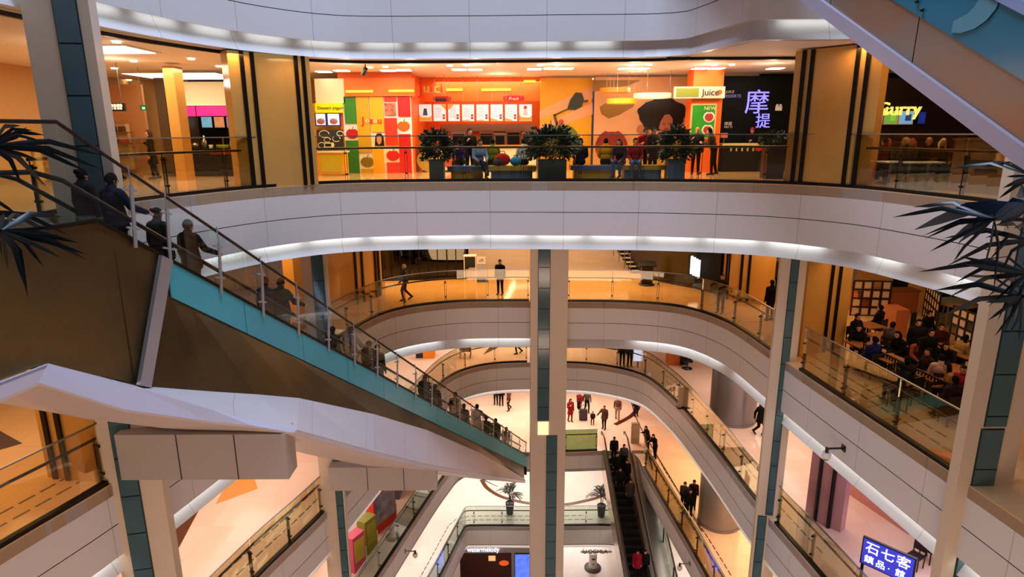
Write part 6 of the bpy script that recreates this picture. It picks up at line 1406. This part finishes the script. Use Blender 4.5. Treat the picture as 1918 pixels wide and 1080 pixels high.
booth(668, 1062, .8, 1.8, -18, 'pink-edged poster booth behind the thin column at the lower left', mat('pink board', '#c84a6a', 0.5), mat('poster yellow', '#c8b040', 0.5))
p = at_z(752, 935, -18); mb = MB(); mb.box(p.x - .9, p.y, -18, p.x - .1, p.y + 1.2, -14.8); struct('column', mb, mat('dark grey pillar', '#4a4a48', 0.5))
# two below, lower right: rosy pier, tilted blue sign, cafe corner
M_ROSE = mat('rosy pier', '#b88a90', 0.3)
_P = at_z(1486, 972, -12); _q = at_z(1530, 1004, -12); dv = (_q - _P).normalized()
mb = MB(); mb.slabpoly([_P + Vector((.5, .2, 0)), _q + Vector((.9, .2, 0)), _q + Vector((.9, .2, 3.9)), _P + Vector((.5, .2, 3.9))], (.3, .25, 0)); cc = struct('column', mb, M_ROSE)
for k in (.30, .68):
    p = (_P + Vector((.5, .2, 0))).lerp(_q + Vector((.9, .2, 0)), k) + Vector((-.04, -.05, 0)); mb = MB(); mb.box(p.x - .05, p.y - .03, -12, p.x + .05, p.y + .06, -8.1); obj('channel', mb, M_DARKM, cc)
wallbit('wall_cafe', 1560, 905, 1700, 1000, 3.9, mat('rose wall', '#c88a7c', 0.5), -12)
c0 = at_y(1662, 1048, 15.4); t = thing('shop_sign', 'glowing blue sign board with white Chinese characters at the lower right', 'sign', Vector((c0.x, c0.y, c0.z - .45)), -.85); t.scale = (.72, .72, .72)
mb = MB(); mb.box(-.95, 0, -.02, .95, .12, 1.18); obj('frame', mb, M_BLACK, t, local=True); mb = MB(); mb.box(-.9, -.015, .03, .9, .02, 1.13); obj('panel', mb, mat('sign violet blue', '#2a2a9a', 0.4, emit=.8, ecol='#4040d0'), t, local=True)
for ch, x, z, s_ in [('\u77f3', -.55, .8, .52), ('\u4e03', 0, .8, .52), ('\u5ba2', .55, .8, .52), ('\u93ae', -.62, .28, .36), ('\u54c1', -.2, .28, .36), ('\u00b7', .1, .28, .36), ('\u9928', .5, .28, .36)]:
    o = text_mesh('character', ch, s_, (0, 0, 0), mat('white neon', '#e8ecff', 0.4, emit=2.0), None); o.parent = t; o.location = (x, -.03, z)
mb = MB(); mb.box(-.9, .02, -(c0.z - .6 + 12), -.8, .1, 0); mb.box(.8, .02, -(c0.z - .6 + 12), .9, .1, 0); obj('leg', mb, M_BLACK, t, local=True)
for i, (u, v, f) in enumerate([(1712, 1062, 120), (1738, 1050, 200)]): chair(at_z(u, v, -12), f, ['dark cafe chair right of the glowing blue sign', 'dark cafe chair farther right of the glowing blue sign'][i], 'cafe chairs beside the blue sign')
person('sit', at_z(1738, 1050, -12), 200, '#8a5a50', DK, '#b0846c', 'person in dusty pink seated right of the glowing blue sign')
# lowest level: shop front, bright screen, round stand
Y6 = 39.4
mb = MB(); wrect(mb, 868, 1022, 992, 1110, Y6, .2); struct('wall_lobby', mb, mat('grey shop portal', '#b8b4b4', 0.4))
t = thing('shop_window', 'dark brown shop front with warm light on the lowest level', 'shop front', at_y(915, 1090, Y6 - .1)); mb = MB(); wrect(mb, 862, 1037, 958, 1110, Y6 - .1, .1); obj('opening', mb, mat('umber glass', '#3a1408', 0.2, col2='#5a2008', vscale=.6), t)
mb = MB(); wrect(mb, 915, 1041, 928, 1050, Y6 - .15, .06); obj('lit_sign', mb, mat('lit sign', '#f0b078', 0.4, emit=1.0), t); mb = MB(); mb.ball(at_y(944, 1054, Y6 - .12), .28, 12, 0, (1.3, .2, .8)); obj('lamp', mb, mat('orange lamp', '#e0581c', 0.4, emit=.8), t)
t = thing('shop_sign', 'white glowing shop lettering above the brown shop front, lowest level', 'sign', at_y(905, 1030, Y6 - .1)); text_mesh('lettering', 'watermelody', .55, at_y(905, 1029, Y6 - .12), mat('white neon', '#e8ecff', 0.4, emit=2.0), t, width=2.3)
t = thing('screen', 'bright blue and pink advertising screen on the lowest level', 'screen', at_y(980, 1090, Y6 - .1)); mb = MB(); wrect(mb, 964, 1037, 996, 1110, Y6 - .12, .1); obj('frame', mb, M_BLACK, t); mb = MB(); wrect(mb, 965, 1038, 995, 1109, Y6 - .14, .04); obj('display', mb, mat('blue screen', '#1a50e0', 0.4, emit=1.2, ecol='#3a70f0', col2='#c090f0', vscale=2.2), t)
p = at_z(1110, 1063, -30); t = thing('display_stand', 'white round stand with small dark marks on the bright lowest floor', 'stand', p); mb = MB(); mb.lathe([(.62, 0), (.62, .08), (.3, .12)], p, 24); obj('foot', mb, mat('grey foot', '#5a5652', 0.5), t); mb = MB(); mb.lathe([(.3, .1), (.3, 1.3)], p, 24); obj('drum', mb, M_WHITEG, t); mb = MB(); mb.box(p.x - .12, p.y - .32, p.z + .9, p.x + .12, p.y - .3, p.z + 1.02); mb.box(p.x - .05, p.y - .32, p.z + .5, p.x + .05, p.y - .3, p.z + .6); obj('marks', mb, M_BLACK, t)
mb = MB(); wrect(mb, 1088, 1031, 1146, 1035, 40.5, .1); t = thing('sign_band', 'dark lettering band at the top of the bright lowest floor', 'sign', at_y(1115, 1035, 40.5)); o = obj('board', mb, M_WHITEG, t); text_mesh('lettering', 'U.OGMLA', .5, at_y(1115, 1033, 40.48), M_BLACK, t, width=1.8); mb = MB(); [mb.bar((at_y(u_, 1033, 40.5).x, 40.55, -25.75), (at_y(u_, 1033, 40.5).x, 40.55, at_y(u_, 1032, 40.5).z), .02, .02) for u_ in (1092, 1142)]; obj('hanger', mb, M_STEEL, t)
# ================================================================ SECURITY CAMERAS
def cctv(p, d, lb):
    t = thing('security_camera', lb, 'camera', p); d = Vector(d).normalized()
    mb = MB(); mb.tube([p, p + d * .5], .03, 8); mb.obox(p + d * .01, d * .02, Vector((-d.y, d.x, 0)) * .09, (0, 0, .09)); obj('arm', mb, M_STEEL if 'dark' not in lb else M_BLACK, t)
    mb = MB(); q = p + d * .5; mb.tube([q + Vector((0, 0, .03)), q - Vector((0, 0, .12))], .05, 8); obj('neck', mb, M_BLACK, t)
    mb = MB(); mb.lathe([(.11, -.12), (.13, -.2), (.12, -.28)], q, 14); obj('housing', mb, M_WHITEG, t)
    mb = MB(); mb.ball(q - Vector((0, 0, .28)), .10, 12); obj('dome', mb, mat('grey dome', '#8a8c90', 0.15), t)
q = pat(LEV[2]['path'], ns(2, 9.55, 16.6)); cctv(Vector((q.x, q.y, -7.35)), (-1, -.05, 0), 'dark dome security camera on the fascia right of the right column')
q = pat(LEV[4]['path'], ns(4, 8.6, 26.4)); cctv(Vector((q.x, q.y, -18.7)), (-1, -.05, 0), 'small dome security camera on the lobby fascia right of the crowded escalator')
q = pat(LEV[4]['path'], ns(4, -5.5, 27.6)); cctv(Vector((q.x, q.y, -18.8)), (1, -.05, 0), 'small dome security camera on the fascia at the lower left')
# ================================================================ PALMS
def frond(mb, base, d, L, droop, n=13, w=.032, leaf=.42, seed=0):
    R = random.Random(seed); d = Vector(d).normalized(); pts = []
    for i in range(n + 1):
        t = i / n; pts.append(Vector(base) + d * L * t + Vector((0, 0, -droop * t * t * L)))
    mb.tube(pts, .012, 5, 0, True, [.014 * (1 - .7 * i / n) for i in range(n + 1)])
    for i in range(3, n + 1):
        ax = (pts[i] - pts[i - 1]).normalized(); sd = ax.cross(Vector((0, 0, 1))).normalized(); up = sd.cross(ax)
        for s in (-1, 1):
            l = leaf * (1 - .55 * abs(i / n - .5)) * R.uniform(.85, 1.15); dr = (ax * .75 + sd * s * .75 + up * .12).normalized(); p = pts[i]; wv = dr.cross(up).normalized() * w
            m1 = p + dr * l * .45 - Vector((0, 0, .03)); e = p + dr * l - Vector((0, 0, .18 * l))
            mb.add([p, m1 + wv, e, m1 - wv, m1 + up * .012], [(0, 1, 4), (1, 2, 4), (2, 3, 4), (3, 0, 4)], 0)
def palm(base, h, fr, lb, potr=.3, poth=.5, m=None, leaf=.42, pot=None, w=.032, stems=3):
    t = thing('potted_palm', lb, 'potted plant', base)
    mb = MB(); mb.lathe([(potr * .75, 0), (potr, poth), (potr * .92, poth), (potr * .9, poth - .05)], base, 20); obj('pot', mb, pot or M_BLACK, t)
    s = MB(); b = Vector(base) + Vector((0, 0, poth - .1))
    for k in range(stems): an = k * 2.1; s.tube([b + Vector((.06 * math.cos(an), .06 * math.sin(an), 0)), b + Vector((.10 * math.cos(an), .10 * math.sin(an), h * (.8 + .1 * k)))], .022, 7)
    obj('stem', s, mat('palm stem', '#241c14', 0.7), t)
    for i, (az, el, L, dr, z) in enumerate(fr):
        f = MB(); a, e = math.radians(az), math.radians(el); frond(f, b + Vector((0, 0, h * z)), (math.cos(a) * math.cos(e), math.sin(a) * math.cos(e), math.sin(e)), L, dr, 12, w, leaf, i); obj('frond', f, m or M_PALM, t)
FR = [(k * 47 % 360, 25 + (k * 37) % 50, .85 + .15 * (k % 3), .35 + .1 * (k % 4), .7 + .1 * (k % 3)) for k in range(15)]
palm(at_z(955, 961, -24), 1.0, FR, 'potted palm behind the lowest glass balustrade, left of the central column', .3, .85, leaf=.34, m=M_LEAF)
palm(at_z(1126, 966, -24), 1.0, [(a + 20, e, l, d, z) for a, e, l, d, z in FR], 'potted palm behind the lowest glass balustrade, beside the crowded escalator', .3, .85, leaf=.34, m=M_LEAF)
# fan palms close to the viewer: each frond is a stalk with a fan of blades
def blade(mb, a, mid, e, w):
    P = [Vector(a), Vector(a).lerp(Vector(mid), .55), Vector(mid), Vector(mid).lerp(Vector(e), .55), Vector(e)]; W = [.35 * w, w, w, .7 * w, .02 * w]; vs = []
    for i, p in enumerate(P):
        d = (P[min(i + 1, 4)] - P[max(i - 1, 0)]).normalized(); s = d.cross(Vector((0.25, -1, .25))).normalized()
        vs += [p + s * W[i], p + Vector((0, -.3, .5)) * W[i] * .6, p - s * W[i]]
    fs = []
    for i in range(4):
        for k in range(2): fs.append((i * 3 + k, i * 3 + k + 1, i * 3 + 4 + k, i * 3 + 3 + k))
    mb.add(vs, fs, 0, True)
def fan_palm(base, poth, lb, fans, mats, potr=.32):
    t = thing('potted_palm', lb, 'potted plant', base)
    mb = MB(); mb.lathe([(potr * .75, 0), (potr, poth), (potr * .92, poth), (potr * .9, poth - .05)], base, 24); obj('pot', mb, M_BLACK, t)
    for hub, depth, blades, w, mi in fans:
        h = at_y(*hub, depth); b = Vector(base) + Vector((0, 0, poth - .06)); s = MB(); m = b.lerp(h, .55) + Vector((0, 0, .22)); m.x = b.x * .6 + h.x * .4
        pts = [b * (1 - q) ** 2 + m * 2 * q * (1 - q) + h * q * q for q in [i / 8 for i in range(9)]]
        s.tube(pts, .016, 6); st = obj('stalk', s, mat('palm stalk', '#15120e', 0.6), t)
        R = random.Random(int(hub[0] * 7 + hub[1])); f = MB()
        for bl in blades:
            dd = R.uniform(-.35, .25)
            if len(bl) == 2: tip = at_y(bl[0], bl[1], depth + dd); mid = h.lerp(tip, .55) + Vector((0, 0, .06))
            else: mid = at_y(bl[0], bl[1], depth + dd * .6); tip = at_y(bl[2], bl[3], depth + dd)
            blade(f, h, mid, tip, w * R.uniform(.6, .85))
        for k in range(5):      # blades on the far side of the fan
            an = R.uniform(0, 6.28); tip = h + Vector((.5 * math.cos(an), .35 + .25 * R.random(), .2 * math.sin(an))); blade(f, h, h.lerp(tip, .5), tip + Vector((0, 0, -.15)), w)
        obj('frond', f, mats[mi], t)
M_PB = mat('palm blade', '#0d110f', 0.4, col2='#161d19', vscale=3); M_PBB = mat('palm blade painted blue sheen', '#14365a', 0.35, col2='#0f2238', vscale=2)  # second material has the blue light on the blades put into its colour
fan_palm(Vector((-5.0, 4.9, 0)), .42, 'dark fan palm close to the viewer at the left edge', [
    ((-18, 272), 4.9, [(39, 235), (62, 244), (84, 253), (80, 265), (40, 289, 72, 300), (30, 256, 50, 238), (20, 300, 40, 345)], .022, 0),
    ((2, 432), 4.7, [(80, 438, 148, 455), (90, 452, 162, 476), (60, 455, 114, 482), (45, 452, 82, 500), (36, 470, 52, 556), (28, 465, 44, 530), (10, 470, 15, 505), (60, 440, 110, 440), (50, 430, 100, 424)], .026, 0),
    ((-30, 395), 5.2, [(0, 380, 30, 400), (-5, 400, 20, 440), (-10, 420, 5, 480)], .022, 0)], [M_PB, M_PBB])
fan_palm(Vector((5.3, 5.1, 0)), .42, 'dark fan palm with painted blue sheen, close to the viewer at the right edge', [
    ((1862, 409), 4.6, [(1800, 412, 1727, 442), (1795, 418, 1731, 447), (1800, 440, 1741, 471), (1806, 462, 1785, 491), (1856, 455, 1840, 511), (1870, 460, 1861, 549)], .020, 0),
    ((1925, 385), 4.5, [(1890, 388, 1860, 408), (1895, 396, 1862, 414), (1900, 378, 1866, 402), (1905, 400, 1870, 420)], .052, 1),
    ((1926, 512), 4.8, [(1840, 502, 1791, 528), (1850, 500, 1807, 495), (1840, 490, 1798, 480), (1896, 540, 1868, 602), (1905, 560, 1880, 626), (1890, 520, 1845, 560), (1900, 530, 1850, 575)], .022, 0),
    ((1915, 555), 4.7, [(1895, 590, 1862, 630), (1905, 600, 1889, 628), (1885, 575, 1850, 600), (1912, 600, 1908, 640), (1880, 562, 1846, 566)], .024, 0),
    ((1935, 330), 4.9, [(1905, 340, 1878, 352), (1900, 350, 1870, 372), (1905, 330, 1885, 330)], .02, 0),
    ((1930, 450), 4.9, [(1890, 440, 1862, 470), (1885, 452, 1850, 490), (1895, 470, 1870, 520), (1880, 436, 1845, 445)], .022, 0)], [M_PB, M_PBB])
